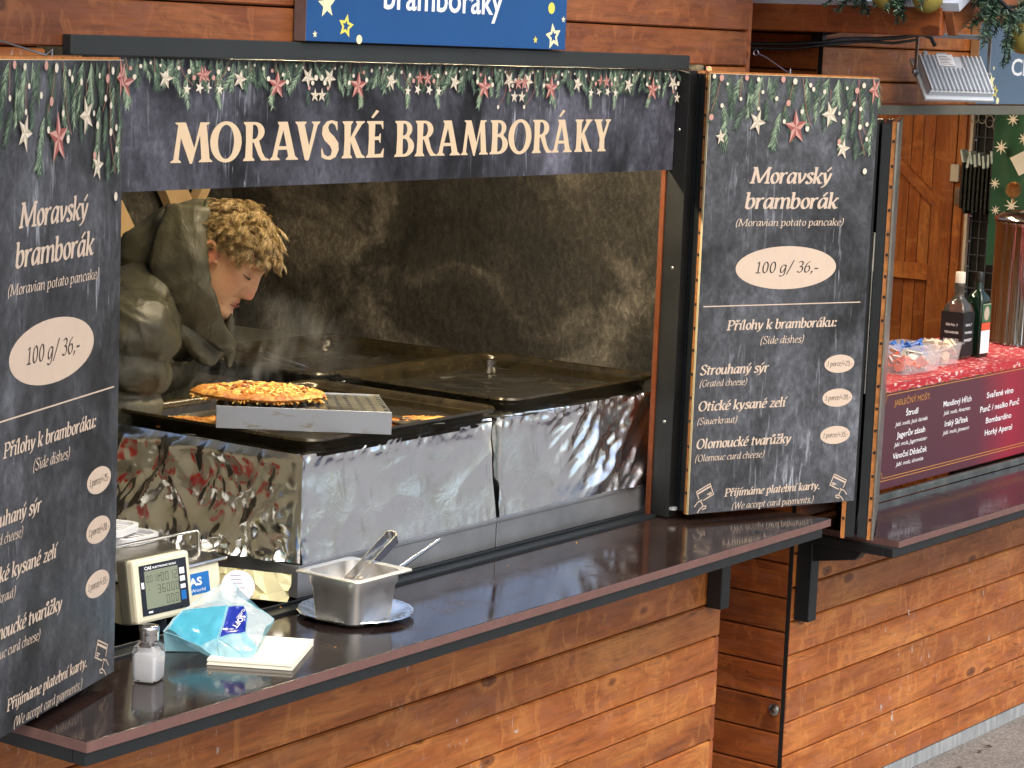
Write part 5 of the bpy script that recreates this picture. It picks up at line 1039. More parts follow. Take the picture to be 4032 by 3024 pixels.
for t, z, cap, wd in (('Old No. 7', .104, .008, .042), ('TENNESSEE', .080, .007, .050), ('WHISKEY', .055, .009, .054)):
    sans(mb, t, L2W((1.262, .1385, 1.2102+z)), UR, ZV, NRf, cap, wd, 'c', .01); SX = M2.to_3x3() @ V((0,-1,0)); sans(mb, t, L2W((1.2225, .178, 1.2102+z)), SX, ZV, M2.to_3x3() @ V((-1,0,0)), cap, wd, 'c', .01)
part('lettering', mb, WHT, lb_, recalc=False)
b2 = bottle('square dark green bottle with white and orange label behind the clear one', 1.352, .155, GRN_G, [(.033,.030,.006,0), (.034,.031,.007,.004), (.034,.031,.008,.172), (.030,.028,.012,.192), (.018,.018,.015,.208), (.0135,.0135,.0134,.218), (.0130,.0130,.0129,.245)], plain('black_cap', c8(20,22,20), .35), [(.0145, .240), (.0147, .266), (.013, .270), (0, .270)])
mb = MB(); mb.box(1.322, 1.382, .1226, .1234, 1.2102+.012, 1.2102+.085); lb_ = part('white_label', to_w(mb), WHT, b2)
mb = MB(); mb.box(1.322, 1.382, .1225, .1233, 1.2102+.086, 1.2102+.110); part('orange_label', to_w(mb), ORL, b2)
mb = MB(); mb.box(1.322, 1.382, .1226, .1234, 1.2102+.111, 1.2102+.172); part('green_label', to_w(mb), GRNL, b2)
mb = MB(); mb.prism([(1.352+.019*cos(t), 1.2102+.140+.023*sin(t)) for t in [i*pi/10 for i in range(20)]], (0, .1221, 0), UX, ZV, NY, 0, None); mb.box(1.326, 1.378, .1222, .1225, 1.2102+.168, 1.2102+.1705); part('label_oval', to_w(mb), IVORYD, b2, recalc=False)
# urn with dark lid handle
ur = thing('urn', 'large polished steel hot drink urn with black lid handle', 'urn', tuple(L2W((1.862, .165, 1.21))), RZ); c = L2W((1.862, .165, 1.2105)); r_ = .172
MIR = NT('mirror_steel'); MIR.set('Base Color', (.60,.68,.76,1)); MIR.set('Metallic', 1.0); MIR.set('Roughness', .10); MIR.bump(MIR.noise(MIR.co((30, 30, .6)), 1, 3, .6), 1.0, .018); MIR = MIR.m
mb = MB(); mb.lathe([(0, .0), (r_, .0), (r_+.003, .004), (r_, .012), (r_, .395), (r_+.004, .400), (r_+.004, .408), (r_, .412)], c, 64); part('body', mb, MIR, ur, smooth=40)
mb = MB(); mb.lathe([(r_+.006, .412), (r_+.008, .417), (r_+.004, .424), (r_*.85, .440), (r_*.4, .452), (0, .455)], c, 64); part('lid', mb, STEELP, ur, smooth=40)
mb = MB(); mb.tube([c+V((-.05, .0, .452)), c+V((-.045, 0, .478)), c+V((.045, 0, .478)), c+V((.05, 0, .452))], .010, 10); part('handle', mb, BLACKB, ur, smooth=60)
# curtain, cone, hung rack on the far wall
GRC = plain('green_fabric', c8(34,78,52), .8, var=.2, vs=8)
cu_ = thing('curtain', 'dark green curtain printed with white snowflakes at the right edge', 'curtain', tuple(L2W((2.24, .40, 1.45))), RZ)
mb = MB(); mb.grid(lambda u, v: L2W((2.24+.018*sin(u*16), .565-.42*u, 1.42+.60*v)), 60, 6); part('fabric', mb, GRC, cu_, smooth=180)
mb = MB()
def flake(y, z, r):
    for i in range(8):
        a = i*pi/4; P_ = [(0, -r*.07), (r*.55, -r*.09), (r, 0), (r*.55, r*.09), (0, r*.07)]
        mb.add([L2W((2.218-.00003*i, y+(p[0]*cos(a)-p[1]*sin(a)), z+(p[0]*sin(a)+p[1]*cos(a)))) for p in P_], [tuple(range(5))])
    mb.add([L2W((2.2175, y+r*.34*cos(t), z+r*.34*sin(t))) for t in [i*pi/5 for i in range(10)]], [tuple(range(10))])
for y, z, r in ((.525, 1.845, .028), (.487, 1.945, .026), (.540, 1.715, .022), (.44, 1.88, .025), (.47, 1.64, .03), (.53, 1.62, .02), (.40, 1.74, .03)): flake(y, z, r)
part('snowflake_print', mb, IVORY, cu_, recalc=False)
mb = MB(); p0 = L2W((2.10, .385, 1.80)); e1 = M2.to_3x3() @ V((.45, -.89, 0)); mb.obox(p0, (e1*.86+ZV*.5), (ZV*.86-e1*.5), e1.cross(ZV), -.03, .055, -.035, .035, -.0008, .0008)
solo('paper_tag', mb, IVORY, 'white paper tag hanging at the right edge over the green curtain', 'tag', base=tuple(p0))
mb = MB(); random.seed(8); cc = L2W((1.962, .346, 1.713))
for i in range(150):
    z = 1-2*(i+.5)/150; ph = i*2.39996; d = V((sqrt(1-z*z)*cos(ph), sqrt(1-z*z)*sin(ph), z)); t = d.cross(V((0,0,1))); t = t.normalized() if t.length > .01 else V((1,0,0)); q = d.cross(t)
    mb.add([cc+d*.016+t*.006, cc+d*.016-t*.006, cc+d*.027+q*.004-t*.005, cc+d*.029+q*.004, cc+d*.027+q*.004+t*.005], [(0,1,2,3,4)])
mb.lathe([(.019*sin(t), -.019*cos(t)) for t in [pi*i/10 for i in range(11)]], cc, 14)
mb.tube([cc+V((0,0,-.02)), cc+V((.004,0,-.04)), V((cc.x, cc.y, 1.668))], .003, 6)
solo('pine_cone', mb, plain('cone_brown', c8(168,116,58), .7, var=.35, vs=80), 'open brown pine cone standing above the urn lid', 'pine cone', base=(cc.x, cc.y, 1.668), recalc=False)
wr = thing('wire_rack', 'black wire grid rack with pale tops of packets hanging in a row', 'rack', tuple(L2W((2.44, .55, 1.3))), RZ)
mb = MB()
for y in [.30+.0335*i for i in range(14)]: mb.tube([L2W((2.452, y, 1.0)), L2W((2.452, y, 2.15))], .0022, 5)
for z in [1.0+.062*i for i in range(19)]: mb.tube([L2W((2.449, .29, z)), L2W((2.449, .742, z))], .0022, 5)
part('grid', mb, plain('grey_wire', c8(120,130,140), .3, .6), wr, smooth=60)
random.seed(2); mb = MB(); mt = MB()
y = .735
while y > .32:
    w_ = .010; tl_ = random.uniform(-.010, .012); z = 1.79+random.uniform(-.012, .01)
    mb.obox(L2W((2.40, y, 0)), M2.to_3x3() @ V((1,0,0)), M2.to_3x3() @ V((0,-1,0)), ZV, -.06, .045, 0, w_*.8, z-.19, z-.022)
    P_ = [L2W((2.34, y, z-.022)), L2W((2.34, y-w_, z-.022)), L2W((2.34, y-w_*.7+tl_, z+.022)), L2W((2.34, y+tl_, z+.024))]; mt.add(P_+[p+UR*.05 for p in P_], [(0,1,2,3), (4,7,6,5), (0,3,7,4), (1,5,6,2), (3,2,6,7)])
    y -= .0165
part('packet_body', mb, plain('smoked_packet', c8(40,46,44), .3, var=.4, vs=30), wr); part('packet_top', mt, plain('shiny_packet_top', c8(206,224,220), .25, var=.2, vs=60), wr)
mb = MB(); random.seed(6)
for i in range(5):
    c0 = L2W((2.38, .735-.03*i-.02, 1.93+random.uniform(-.02, .02))); mb.tube([c0+V((0, .016*cos(t), .022*sin(t))) for t in [j*pi/6 for j in range(13)]], .0022, 5)
part('hanging_ring', mb, SCREW, wr, smooth=60)

# ------------------------------------------------------------------ floodlight
FLG = plain('grey_cast_aluminium', c8(208,216,224), .45, .1, var=.05, vs=30)
tl_, tr_, bl_ = V((3.350, -.105, 2.169)), V((3.451, -.248, 2.171)), V((3.354, -.145, 2.050))
fU = V((cos(R(30)), -sin(R(30)), 0)); nh = V((-sin(R(30)), -cos(R(30)), 0)); fV = ZV*cos(R(38))-nh*sin(R(38)); fN = nh*cos(R(38))+ZV*sin(R(38)); fO = bl_
FW, FH = .232, .140
fd = thing('floodlight', 'grey finned floodlight on a bracket under the right eave', 'floodlight', tuple(fO+fU*FW/2+fV*.2))
mb = MB(); mb.obox(fO, fU, fV, fN, 0, FW, 0, FH, -.030, -.018); part('front_frame', mb, FLG, fd, bevel=.003)
mb = MB(); mb.obox(fO, fU, fV, fN, .008, FW-.008, .008, FH-.008, -.0325, -.0302); part('lens', mb, GLASS, fd)
mb = MB(); mb.obox(fO, fU, fV, fN, .010, FW-.006, .012, FH-.004, -.0178, -.001)
for i in range(15):
    x = .014+(FW-.030)*i/14; top = FH-.006 if not 5 <= i <= 9 else FH*.66
    mb.obox(fO, fU, fV, fN, x-.0026, x+.0026, .014, top, -.0011, .009)
part('finned_housing', mb, FLG, fd, bevel=.001)
mb = MB(); mb.obox(fO, fU, fV, fN, .066, .120, FH*.68, FH-.006, -.001, .0095); lb_ = part('rating_label', mb, WHT, fd)
mb = MB()
for i in range(6): mb.obox(fO, fU, fV, fN, .072, .112-.006*(i % 3), FH*.71+.0052*i, FH*.71+.0052*i+.0018, .0096, .0098)
part('print_lines', mb, plain('label_grey', c8(120,110,110), .6), lb_)
mb = MB(); a = fO+fV*(FH*.62)+fN*-.012; b = fO+fU*FW+fV*(FH*.62)+fN*-.012; up = V((0,0,.102))
mb.obox(a-fU*.004, fV, fN, fU, -.012, .012, -.008, .008, -.001, .001)
for q, s in ((a-fU*.006, 1), (b+fU*.006, -1)):
    d = up-fN*.0; mb.obox(q, up.normalized(), fN, fU, -.010, up.length, -.009, .009, -.001, .001)
mb.obox(a+up-fU*.007, fU, fN, ZV, 0, FW+.014, -.009, .009, -.001, .001)
for q, s in ((a, -1), (b, 1)): mb.tube([q, q+fU*s*.014], .006, 8)
part('bracket', mb, plain('bracket_grey', c8(150,156,162), .4, .5), fd)
mb = MB(); mb.tube([fO+fU*.045+fV*(FH-.004)+fN*-.008, fO+fU*.045+fV*(FH+.012)+fN*-.008], .008, 10); mb.obox(fO, fU, fV, fN, .08, .115, FH-.004, FH+.008, -.016, -.002); part('cable_gland', mb, FLG, fd)
# cables under the eave
CAB = plain('black_cable', c8(20,20,22), .5, var=.2)
mb = MB(); mb.tube([tuple(p) for p in cr([(0,0)], 1)] if False else [(2.70,.40,2.160),(2.92,.06,2.172),(2.99,-.012,2.182),(3.07,-.014,2.190),(3.15,-.02,2.194),(3.235,-.04,2.196),(3.28,-.09,2.203),(3.33,-.125,2.214),(3.365,-.135,2.206),(3.38,-.142,2.184)], .0055, 8)
mb.tube([(2.70,.42,2.150),(2.92,.05,2.160),(2.99,-.010,2.174),(3.10,-.012,2.181),(3.20,-.012,2.188),(3.27,-.07,2.186),(3.32,-.115,2.198)], .004, 6)
solo('electric_cable', mb, CAB, 'black cable drooping under the eave to the floodlight', 'cable', 'black cables under the eave', base=(3.2, 0, 2.2), smooth=60)
mb = MB(); mb.tube([(2.94,-.02,2.199),(2.955,-.06,2.208),(2.975,-.09,2.228),(2.99,-.125,2.25),(2.99,-.18,2.272),(2.80,-.33,2.30)], .004, 8); mb.box(2.935, 2.955, -.03, .004, 2.185, 2.207)
solo('electric_cable', mb, CAB, 'thin black cable rising from the wall to the fir garland', 'cable', 'black cables under the eave', base=(2.94, -.02, 2.2), smooth=60)

# ------------------------------------------------------------------ fir garlands and gold baubles
NEED = [plain('fir_needle_%s' % n, c, .5, var=.25, vs=60) for n, c in (('dark', c8(34,58,44)), ('mid', c8(62,92,70)), ('light', c8(104,136,108)))]
def fir(name, label, sprigs, spine, seed):
    random.seed(seed); g = thing(name, label, 'garland', spine[len(spine)//2], 0, 'fir garlands along the eave')
    mb = MB(); st = MB(); st.tube(spine, .006, 6)
    for (p0, p1, wd) in sprigs:
        a, b = V(p0), V(p1); n = int((b-a).length/.0010); d = (b-a).normalized(); u = d.orthogonal().normalized(); v_ = d.cross(u); st.tube([a, (a+b)/2+V((0,0,.004)), b], .0018, 5)
        for i in range(n):
            t = i/n; c_ = a*(1-t)+b*t+V((0,0,.004*sin(t*pi))); ph = random.uniform(0, 6.28); l = wd*(1-.45*t)*random.uniform(.7, 1.15)
            dd_ = (d*random.uniform(.35, .85)+u*cos(ph)+v_*sin(ph)).normalized(); s_ = dd_.cross(V((random.random()-.5, random.random()-.5, random.random()-.5))).normalized()*.0016
            mb.add([c_+s_, c_-s_, c_+dd_*l*.7-s_*.7, c_+dd_*l, c_+dd_*l*.7+s_*.7], [(0,1,2,3,4)], random.choice((0, 0, 1, 1, 1, 2)))
    part('needles', mb, NEED, g, recalc=False); part('stem', st, CAB, g)
def rnd_sprigs(pts, n, lo, hi, down, seed, wd=.026):
    random.seed(seed); out = []
    for i in range(n):
        k = random.random()*(len(pts)-1); j = int(k); p = V(pts[j])*(1-(k-j))+V(pts[j+1])*(k-j); ph = random.uniform(0, 6.28)
        d = V((cos(ph)*.55, sin(ph)*.55, -down*random.uniform(.2, 1.2)+random.uniform(-.2, .5))).normalized(); out.append((p, p+d*random.uniform(lo, hi), wd*random.uniform(.8, 1.1)))
    return out
spA = [(2.735, -.12, 2.335), (2.735, -.20, 2.312), (2.735, -.30, 2.302), (2.735, -.40, 2.312), (2.735, -.50, 2.35)]
fir('fir_garland', 'fir garland hanging over the dark eave beam left of the floodlight', rnd_sprigs(spA, 26, .05, .085, .5, 3)+[(V((2.735,-.33,2.30)), V((2.73,-.345,2.232)), .024), (V((2.735,-.34,2.30)), V((2.735,-.36,2.236)), .022), (V((2.735,-.24,2.305)), V((2.73,-.245,2.252)), .024)], spA, 5)
spB = [(2.80, -.55, 2.36), (2.85, -.55, 2.305), (2.93, -.56, 2.27), (3.02, -.55, 2.275), (3.12, -.55, 2.33), (3.3, -.55, 2.45)]
fir('fir_garland', 'thick fir garland at the upper right corner in front of the grey blue sign', rnd_sprigs(spB, 50, .06, .11, .7, 7, .03)+[(V((2.85,-.55,2.285)), V((2.775,-.55,2.205)), .03), (V((2.86,-.55,2.27)), V((2.79,-.55,2.185)), .03), (V((2.93,-.55,2.20)), V((2.915,-.55,2.135)), .020), (V((2.96,-.55,2.21)), V((2.945,-.55,2.145)), .02), (V((2.98,-.53,2.26)), V((2.935,-.55,2.185)), .024)], spB, 9)
GOLDB = plain('matt_gold_bauble', c8(158,144,72), .34, .35, var=.05)
CAPB = plain('bauble_cap', c8(200,190,120), .3, .9)
def bauble(label, c, r):
    b = thing('bauble', label, 'bauble', tuple(V(c)-V((0,0,r))), 0, 'gold baubles on the fir garlands')
    mb = MB(); mb.lathe([(r*sin(pi*i/24), -r*cos(pi*i/24)) for i in range(25)], c, 48); part('ball', mb, GOLDB, b, smooth=180)
    mb = MB(); mb.lathe([(r*.2, r*.97), (r*.2, r*1.12), (0, r*1.14)], c, 14); mb.tube([V(c)+V((0,0,r*1.1)), V(c)+V((0,0,r*1.5))], .001, 5); part('cap', mb, CAPB, b)
bauble('large gold bauble at the right picture edge, on the thick garland', (3.012, -.560, 2.212), .043)
bauble('gold bauble at the top edge, right one over the eave beam', (2.732, -.422, 2.297), .038)
bauble('gold bauble at the top edge, left one over the eave beam', (2.732, -.305, 2.300), .034)
# ------------------------------------------------------------------ the vendor
def remesh(mb, vox, smooth_it=2):
    me = bpy.data.meshes.new('tmp'); me.from_pydata([tuple(v) for v in mb.v], [], mb.f)
    b = bmesh.new(); b.from_mesh(me); bmesh.ops.recalc_face_normals(b, faces=b.faces); b.to_mesh(me); b.free()
    o = bpy.data.objects.new('tmp', me); COL.objects.link(o)
    m = o.modifiers.new('r', 'REMESH'); m.mode = 'VOXEL'; m.voxel_size = vox
    if smooth_it: q = o.modifiers.new('s', 'SMOOTH'); q.iterations = smooth_it; q.factor = .5
    bpy.context.view_layer.update(); ev = o.evaluated_get(bpy.context.evaluated_depsgraph_get()); r = bpy.data.meshes.new_from_object(ev)
    out = MB(); out.add([v.co.copy() for v in r.vertices], [tuple(p.vertices) for p in r.polygons]); bpy.data.objects.remove(o); bpy.data.meshes.remove(me); bpy.data.meshes.remove(r); return out
def ring(c, t, a, b, n=24, up=V((0,0,1)), pw=1.0):
    """ellipse ring around c, normal t, half-axes a (sideways) and b (along up made perpendicular)"""
    t = t.normalized(); u = t.cross(up).normalized() if abs(t.dot(up)) < .98 else t.cross(V((0,1,0))).normalized(); v_ = u.cross(t)
    return [c+u*(a*cos(2*pi*k/n))+v_*(b*sin(2*pi*k/n)) for k in range(n)]
def limb(mb, pts, radii, n=20, sub=6, puff=0.0, per=.05, up=V((0,0,1)), ph=0):
    P = [V(p) for p in pts]; out = []; L = 0; last = None
    for i in range(len(P)-1):
        for k in range(sub+(i == len(P)-2)):
            t = k/sub; p = P[max(i-1,0)]; a, b = P[i], P[i+1]; q = P[min(i+2, len(P)-1)]
            c = .5*((2*a)+(b-p)*t+(2*p-5*a+4*b-q)*t*t+(3*a-p-3*b+q)*t**3); ra, rb = radii[i], radii[i+1]; s_ = t*t*(3-2*t)
            r = (ra[0]+(rb[0]-ra[0])*s_, ra[1]+(rb[1]-ra[1])*s_); out.append((c, r))
    rings = []; u = None
    for i, (c, r) in enumerate(out):
        tn = (out[min(i+1, len(out)-1)][0]-out[max(i-1, 0)][0]).normalized()
        if u is None: u = tn.cross(up); u = u if u.length > .15 else tn.cross(V((0,1,0)))
        u = (u-tn*u.dot(tn)).normalized(); w_ = u.cross(tn)
        if last is not None: L += (c-last).length
        last = c; f = 1+puff*(abs(sin(pi*L/per+ph))**.55-.6)
        rings.append([c+u*(r[0]*f*cos(2*pi*k/n))+w_*(r[1]*f*sin(2*pi*k/n)) for k in range(n)])
    mb.loft(rings)
FD = V((.600, -.800, 0)).normalized()                 # the way the vendor faces
HR = Matrix.Translation((1.322, .588, 1.653)); HR0 = V((1.368, .590, 1.622))          # head centre
tilt = R(38)
rt = FD.cross(ZV).normalized(); rt_ = rt; FDH = (FD*cos(R(13))+rt*sin(R(13))).normalized(); rth = FDH.cross(ZV).normalized()
fw = (FDH*cos(tilt)-ZV*sin(tilt)).normalized(); upv = rth.cross(fw).normalized()
def hp(x, y, z): return HR.translation+fw*x+rth*y+upv*z     # head frame: x front, y to the person's right, z up
fw0 = (FD*cos(R(23))-ZV*sin(R(23))).normalized(); up0 = rt_.cross(fw0).normalized()
def hp2(x, y, z): return HR0+fw0*x+rt_*y+up0*z
ptab = [  # z, front x, back x, half width
 (-.132, .046, -.010, .022), (-.125, .076, -.02, .036), (-.114, .093, -.03, .047), (-.101, .094, -.038, .054), (-.088, .087, -.045, .057), (-.074, .086, -.052, .061), (-.060, .087, -.060, .064), (-.045, .087, -.068, .0665), (-.028, .087, -.076, .068), (-.008, .089, -.084, .0695),
 (.010, .088, -.089, .071), (.025, .090, -.094, .0725), (.037, .091, -.093, .0705), (.050, .086, -.087, .066), (.063, .076, -.078, .0595), (.074, .061, -.065, .0495), (.084, .043, -.048, .037), (.091, .025, -.030, .024), (.095, .006, -.012, .009)]
def gs(x, s): return math.exp(-(x/s)**2)
def head():
    mb = MB(); n = 72; rows = []
    zs = [-.132+.227*i/90 for i in range(91)]
    for z in zs:
        for (z0, f0, b0, w0), (z1, f1, b1, w1) in zip(ptab, ptab[1:]):
            if z0 <= z <= z1+1e-9:
                t = (z-z0)/(z1-z0); f, b, wd = f0+(f1-f0)*t, b0+(b1-b0)*t, w0+(w1-w0)*t; break
        rw = []
        for k in range(n):
            a = 2*pi*k/n; ca, sa = cos(a), sin(a); mid = (f+b)/2; half = (f-b)/2
            e = .86 if ca > 0 else 1.0; x = mid+half*(abs(ca)**e)*(1 if ca >= 0 else -1); y = wd*(abs(sa)**.92)*(1 if sa >= 0 else -1)
            if ca > 0:
                ay = abs(y)
                x += .0235*gs(y, .0135-.004*sst(-.04, .02, z))*(sst(.030, -.040, z)*sst(-.062, -.044, z)) + .004*gs(y, .010)*gs(z-.02, .02)      # nose
                x += .006*gs(ay-.013, .009)*gs(z+.046, .010)                                                                        # wings
                x -= .0150*gs(ay-.032, .017)*gs(z-.010, .015)                                                                       # eye sockets
                x += .0075*gs(ay-.031, .0125)*gs(z-.008, .0085)                                                                     # lids
                x += .0070*gs(ay-.028, .026)*gs(z-.033, .010)                                                                       # brow
                x += .0045*gs(ay-.040, .020)*gs(z+.026, .020)                                                                       # cheek bone
                x += .0078*gs(y, .020)*(gs(z+.070, .0055)+.9*gs(z+.083, .0060)) - .0045*gs(y, .026)*gs(z+.0765, .0026)               # lips
                x -= .0035*gs(y, .006)*gs(z+.060, .006) - .002*gs(ay-.030, .012)*gs(z+.070, .012)*0
                x -= .0075*gs(ay-.027, .006)*gs(z+.058+.35*(ay-.020), .015); x += .0030*gs(ay-.038, .008)*gs(z+.052, .014); x -= .0028*gs(ay-.030, .014)*gs(z+.014, .004)                                                         # nasolabial fold
                x += .005*gs(y, .020)*gs(z+.110, .012)
            rw.append(hp(x, y, z))
        rows.append(rw)
    mb.loft(rows); return mb
body = head()
neck0, neck1 = hp(-.035, 0, -.085), hp2(-.100, 0, -.165)
limb(body, [hp(-.015, 0, -.03), neck0, neck1], [(.05, .055), (.056, .060), (.066, .066)], 24, 6)
# trunk, arms and legs under the clothes: one continuous surface after the remesh
SH_ = hp2(-.150, 0, -.205); HIP = V((1.19, 1.12, .98))
limb(body, [neck1, SH_, SH_*.5+HIP*.5, HIP, HIP-ZV*.10], [(.065,.065), (.13,.075), (.12,.085), (.15,.11), (.15,.11)], 28, 6, up=FD)
SR, SLf = SH_+rt*.185-ZV*.01, SH_-rt*.185-ZV*.01
ER = SR+V((-.02,.035,-.265)); WR_ = ER+FD*.16+V((-.02,-.03,-.035)); EL_ = SLf+V((.03,.03,-.27)); WL_ = EL_+FD*.17+V((.0,-.02,-.05))
for s, e, w_ in ((SR, ER, WR_), (SLf, EL_, WL_)):
    limb(body, [SH_*.4+s*.6, s, e, w_], [(.05,.05), (.052,.052), (.040,.040), (.027,.022)], 16, 6)
    hd_ = (w_-e).normalized(); hU = hd_.cross(ZV).normalized(); pc_ = w_+hd_*.055
    limb(body, [w_-hd_*.01, w_+hd_*.03, w_+hd_*.085], [(.024,.018), (.040,.016), (.040,.013)], 14, 5)
    for i, (off, ln) in enumerate(((-.030, .066), (-.010, .074), (.010, .070), (.029, .056))):
        b0 = w_+hd_*.078+hU*off; limb(body, [b0, b0+hd_*ln*.5-ZV*.010, b0+hd_*ln*.85-ZV*.034], [(.0095,.0095), (.0088,.0088), (.0068,.0068)], 8, 4)
    sgn = -1 if s is SR else 1
    limb(body, [w_+hd_*.025+hU*sgn*.030, w_+hd_*.055+hU*sgn*.052-ZV*.012, w_+hd_*.085+hU*sgn*.050-ZV*.026], [(.012,.012), (.011,.011), (.008,.008)], 8, 4)
for s in (-1, 1):
    h_ = HIP+rt*s*.09; limb(body, [h_, h_-ZV*.45+FD*.04, h_*1-ZV*.86+FD*.0, V((h_.x, h_.y, .17))+FD*.02], [(.09,.095), (.065,.07), (.042,.045), (.045,.05)], 16, 6)
    limb(body, [V((h_.x, h_.y, .145))-FD*.05, V((h_.x, h_.y, .140))+FD*.08, V((h_.x, h_.y, .125))+FD*.19], [(.042,.045), (.045,.036), (.035,.022)], 14, 5, up=ZV)
# ear on the camera's side
def ear(s):
    mb = MB(); c = (-.016, .0705*s, -.008); n = 20; rr_ = []
    for i in range(n+1):
        t = R(-120+300*i/n); r = 1-.25*(i/n if i > n*.6 else 0); rr_.append(hp(c[0]-.004+.017*r*cos(t)-.006*sin(t)*.5, c[1]+s*(.009+.004*cos(t-2)), c[2]+.028*sin(t)))
    mb.tube(rr_, [.0042+.0016*sin(pi*i/n) for i in range(n+1)], 8)
    mb.loft([[hp(c[0]-.003+x*.017*k, c[1]+s*(.002+.010*k), c[2]-.002+z*.028*k) for x, z in [(cos(q*pi/8), sin(q*pi/8)) for q in range(16)]] for k in (1.0, .9, .75)])
    mb.lathe([(0, -.009), (.006, -.006), (.0085, 0), (.006, .006), (0, .009)], hp(.000, c[1]+s*.011, -.038), 10)
    mb.lathe([(0, -.006), (.004, -.004), (.0055, 0), (.004, .004), (0, .006)], hp(.008, c[1]+s*.006, -.012), 8); return mb
for s in (-1, 1): e_ = ear(s); body.add(e_.v, e_.f)
def skin_mat():
    k = NT('skin'); tc = k.n('TexCoord').outputs['Object']
    a = k.noise(tc, 26, 4, .6); base = k.ramp(a, [(.3, c8(200,148,110)), (.7, c8(226,180,138))])
    def near(p, r0, r1): return k.ramp(k.n('VectorMath', _operation='DISTANCE', i0=tc, i1=tuple(p)).outputs['Value'], [(r0, 1.0), (r1, 0.0)])
    for pos, r0, r1, col, f in ((hp(.090, 0, -.076), .012, .024, c8(192,110,94), .65), (hp(.112, 0, -.044), .010, .030, c8(214,130,106), .6), (hp(.060, .052, -.030), .012, .036, c8(216,150,118), .45), (hp(-.016, .080, -.004), .010, .034, c8(206,112,86), .7), (hp(.083, .030, .004), .006, .016, c8(168,106,84), .6), (hp(.083, -.030, .004), .006, .016, c8(168,106,84), .6)):
        base = k.mix(k.math('MULTIPLY', near(pos, r0, r1), f), base, col)
    k.set('Base Color', base); k.set('Roughness', .48); k.set('Subsurface Weight', .12); k.set('Subsurface Radius', (.012, .005, .003)); k.bump(k.math('ADD', k.noise(tc, 240, 3, .6), k.math('MULTIPLY', k.noise(k.co((70, 70, 150)), 1, 4, .6, .8), 1.6)), .28, .0016); return k.m
pe = thing('person', 'person with short curly fair hair and dark puffer jacket, leaning over the pans', 'person', (HIP.x, HIP.y, .1)); MW[pe.name] = Matrix.Translation((HIP.x, HIP.y, .1))
def to_local_skin(): pass
bm_ = remesh(body, .0029, 2)
# skin material uses object coordinates: keep the body mesh in world space by putting its parent offset back
sk_m = skin_mat(); bo = part('body', bm_, sk_m, pe, smooth=180)
for nd in sk_m.node_tree.nodes:
    if nd.type == 'VECT_MATH' and nd.operation == 'DISTANCE': v_ = nd.inputs[1].default_value; nd.inputs[1].default_value = tuple(V(v_)-V((HIP.x, HIP.y, .1)))
# eyelids, lashes, brows
mb = MB()
for s in (-1, 1):
    mb.tube([hp(.083-.10*abs(t)**2*.12-.004*abs(t), s*(.031+.0145*t), .0005-.0035*(1-t*t)) for t in [-1+.2*i for i in range(11)]], [.0009+.0016*(1-abs(-1+.2*i)) for i in range(11)], 6)
mo = MB(); mo.tube([hp(.0970-.55*t*t*.022-.004*abs(t), .024*t, -.0768-.0025*abs(t)) for t in [-1+.2*i for i in range(11)]], [.0010+.0006*(1-abs(-1+.2*i)) for i in range(11)], 6)
part('lip_line', mo, plain('lip_shade', c8(140,78,66), .6), pe)
part('eyelash', mb, plain('lash_brown', c8(70,48,36), .6), pe)
# hair: many curling locks
HAIR = NT('curly_fair_hair'); tcv = HAIR.n('NewGeometry').outputs['Random Per Island']
HAIR.set('Base Color', HAIR.ramp(tcv, [(0, c8(78,60,36)), (.35, c8(116,93,56)), (.7, c8(148,122,78)), (1, c8(182,156,106))])); HAIR.set('Roughness', .42); HAIR.set('Specular IOR Level', .6)
def skull(a, el):                                  # surface of the skull
    x, y, z = cos(el)*cos(a), cos(el)*sin(a), sin(el); return (-.004+.097*x, .079*y, .010+.089*z)
random.seed(12); mb = MB()
cap = MB()
def hairline(a):                                   # lowest elevation with hair for azimuth a (0 front, pi back)
    aa = abs((a+pi) % (2*pi)-pi); P_ = ((0, 44), (.6, 42), (1.0, 26), (1.35, 16), (1.55, 4), (1.75, 2), (2.0, -22), (2.4, -44), (3.15, -50))
    for (x0, y0), (x1, y1) in zip(P_, P_[1:]):
        if aa <= x1: return R(y0+(y1-y0)*(aa-x0)/(x1-x0))
    return R(-50)
def capf(u, v):
    a = 2*pi*u; lo = hairline(a); el = lo+(pi/2-lo)*v; x, y, z = skull(a, el); k = 1.0+.055*sst(0, .12, v); return hp(x*k, y*k, .010+(z-.010)*k)
cap.grid(capf, 90, 24); part('hair_base', cap, plain('hair_root', c8(104,84,50), .6, var=.35, vs=90), pe, smooth=180)
nc = 0
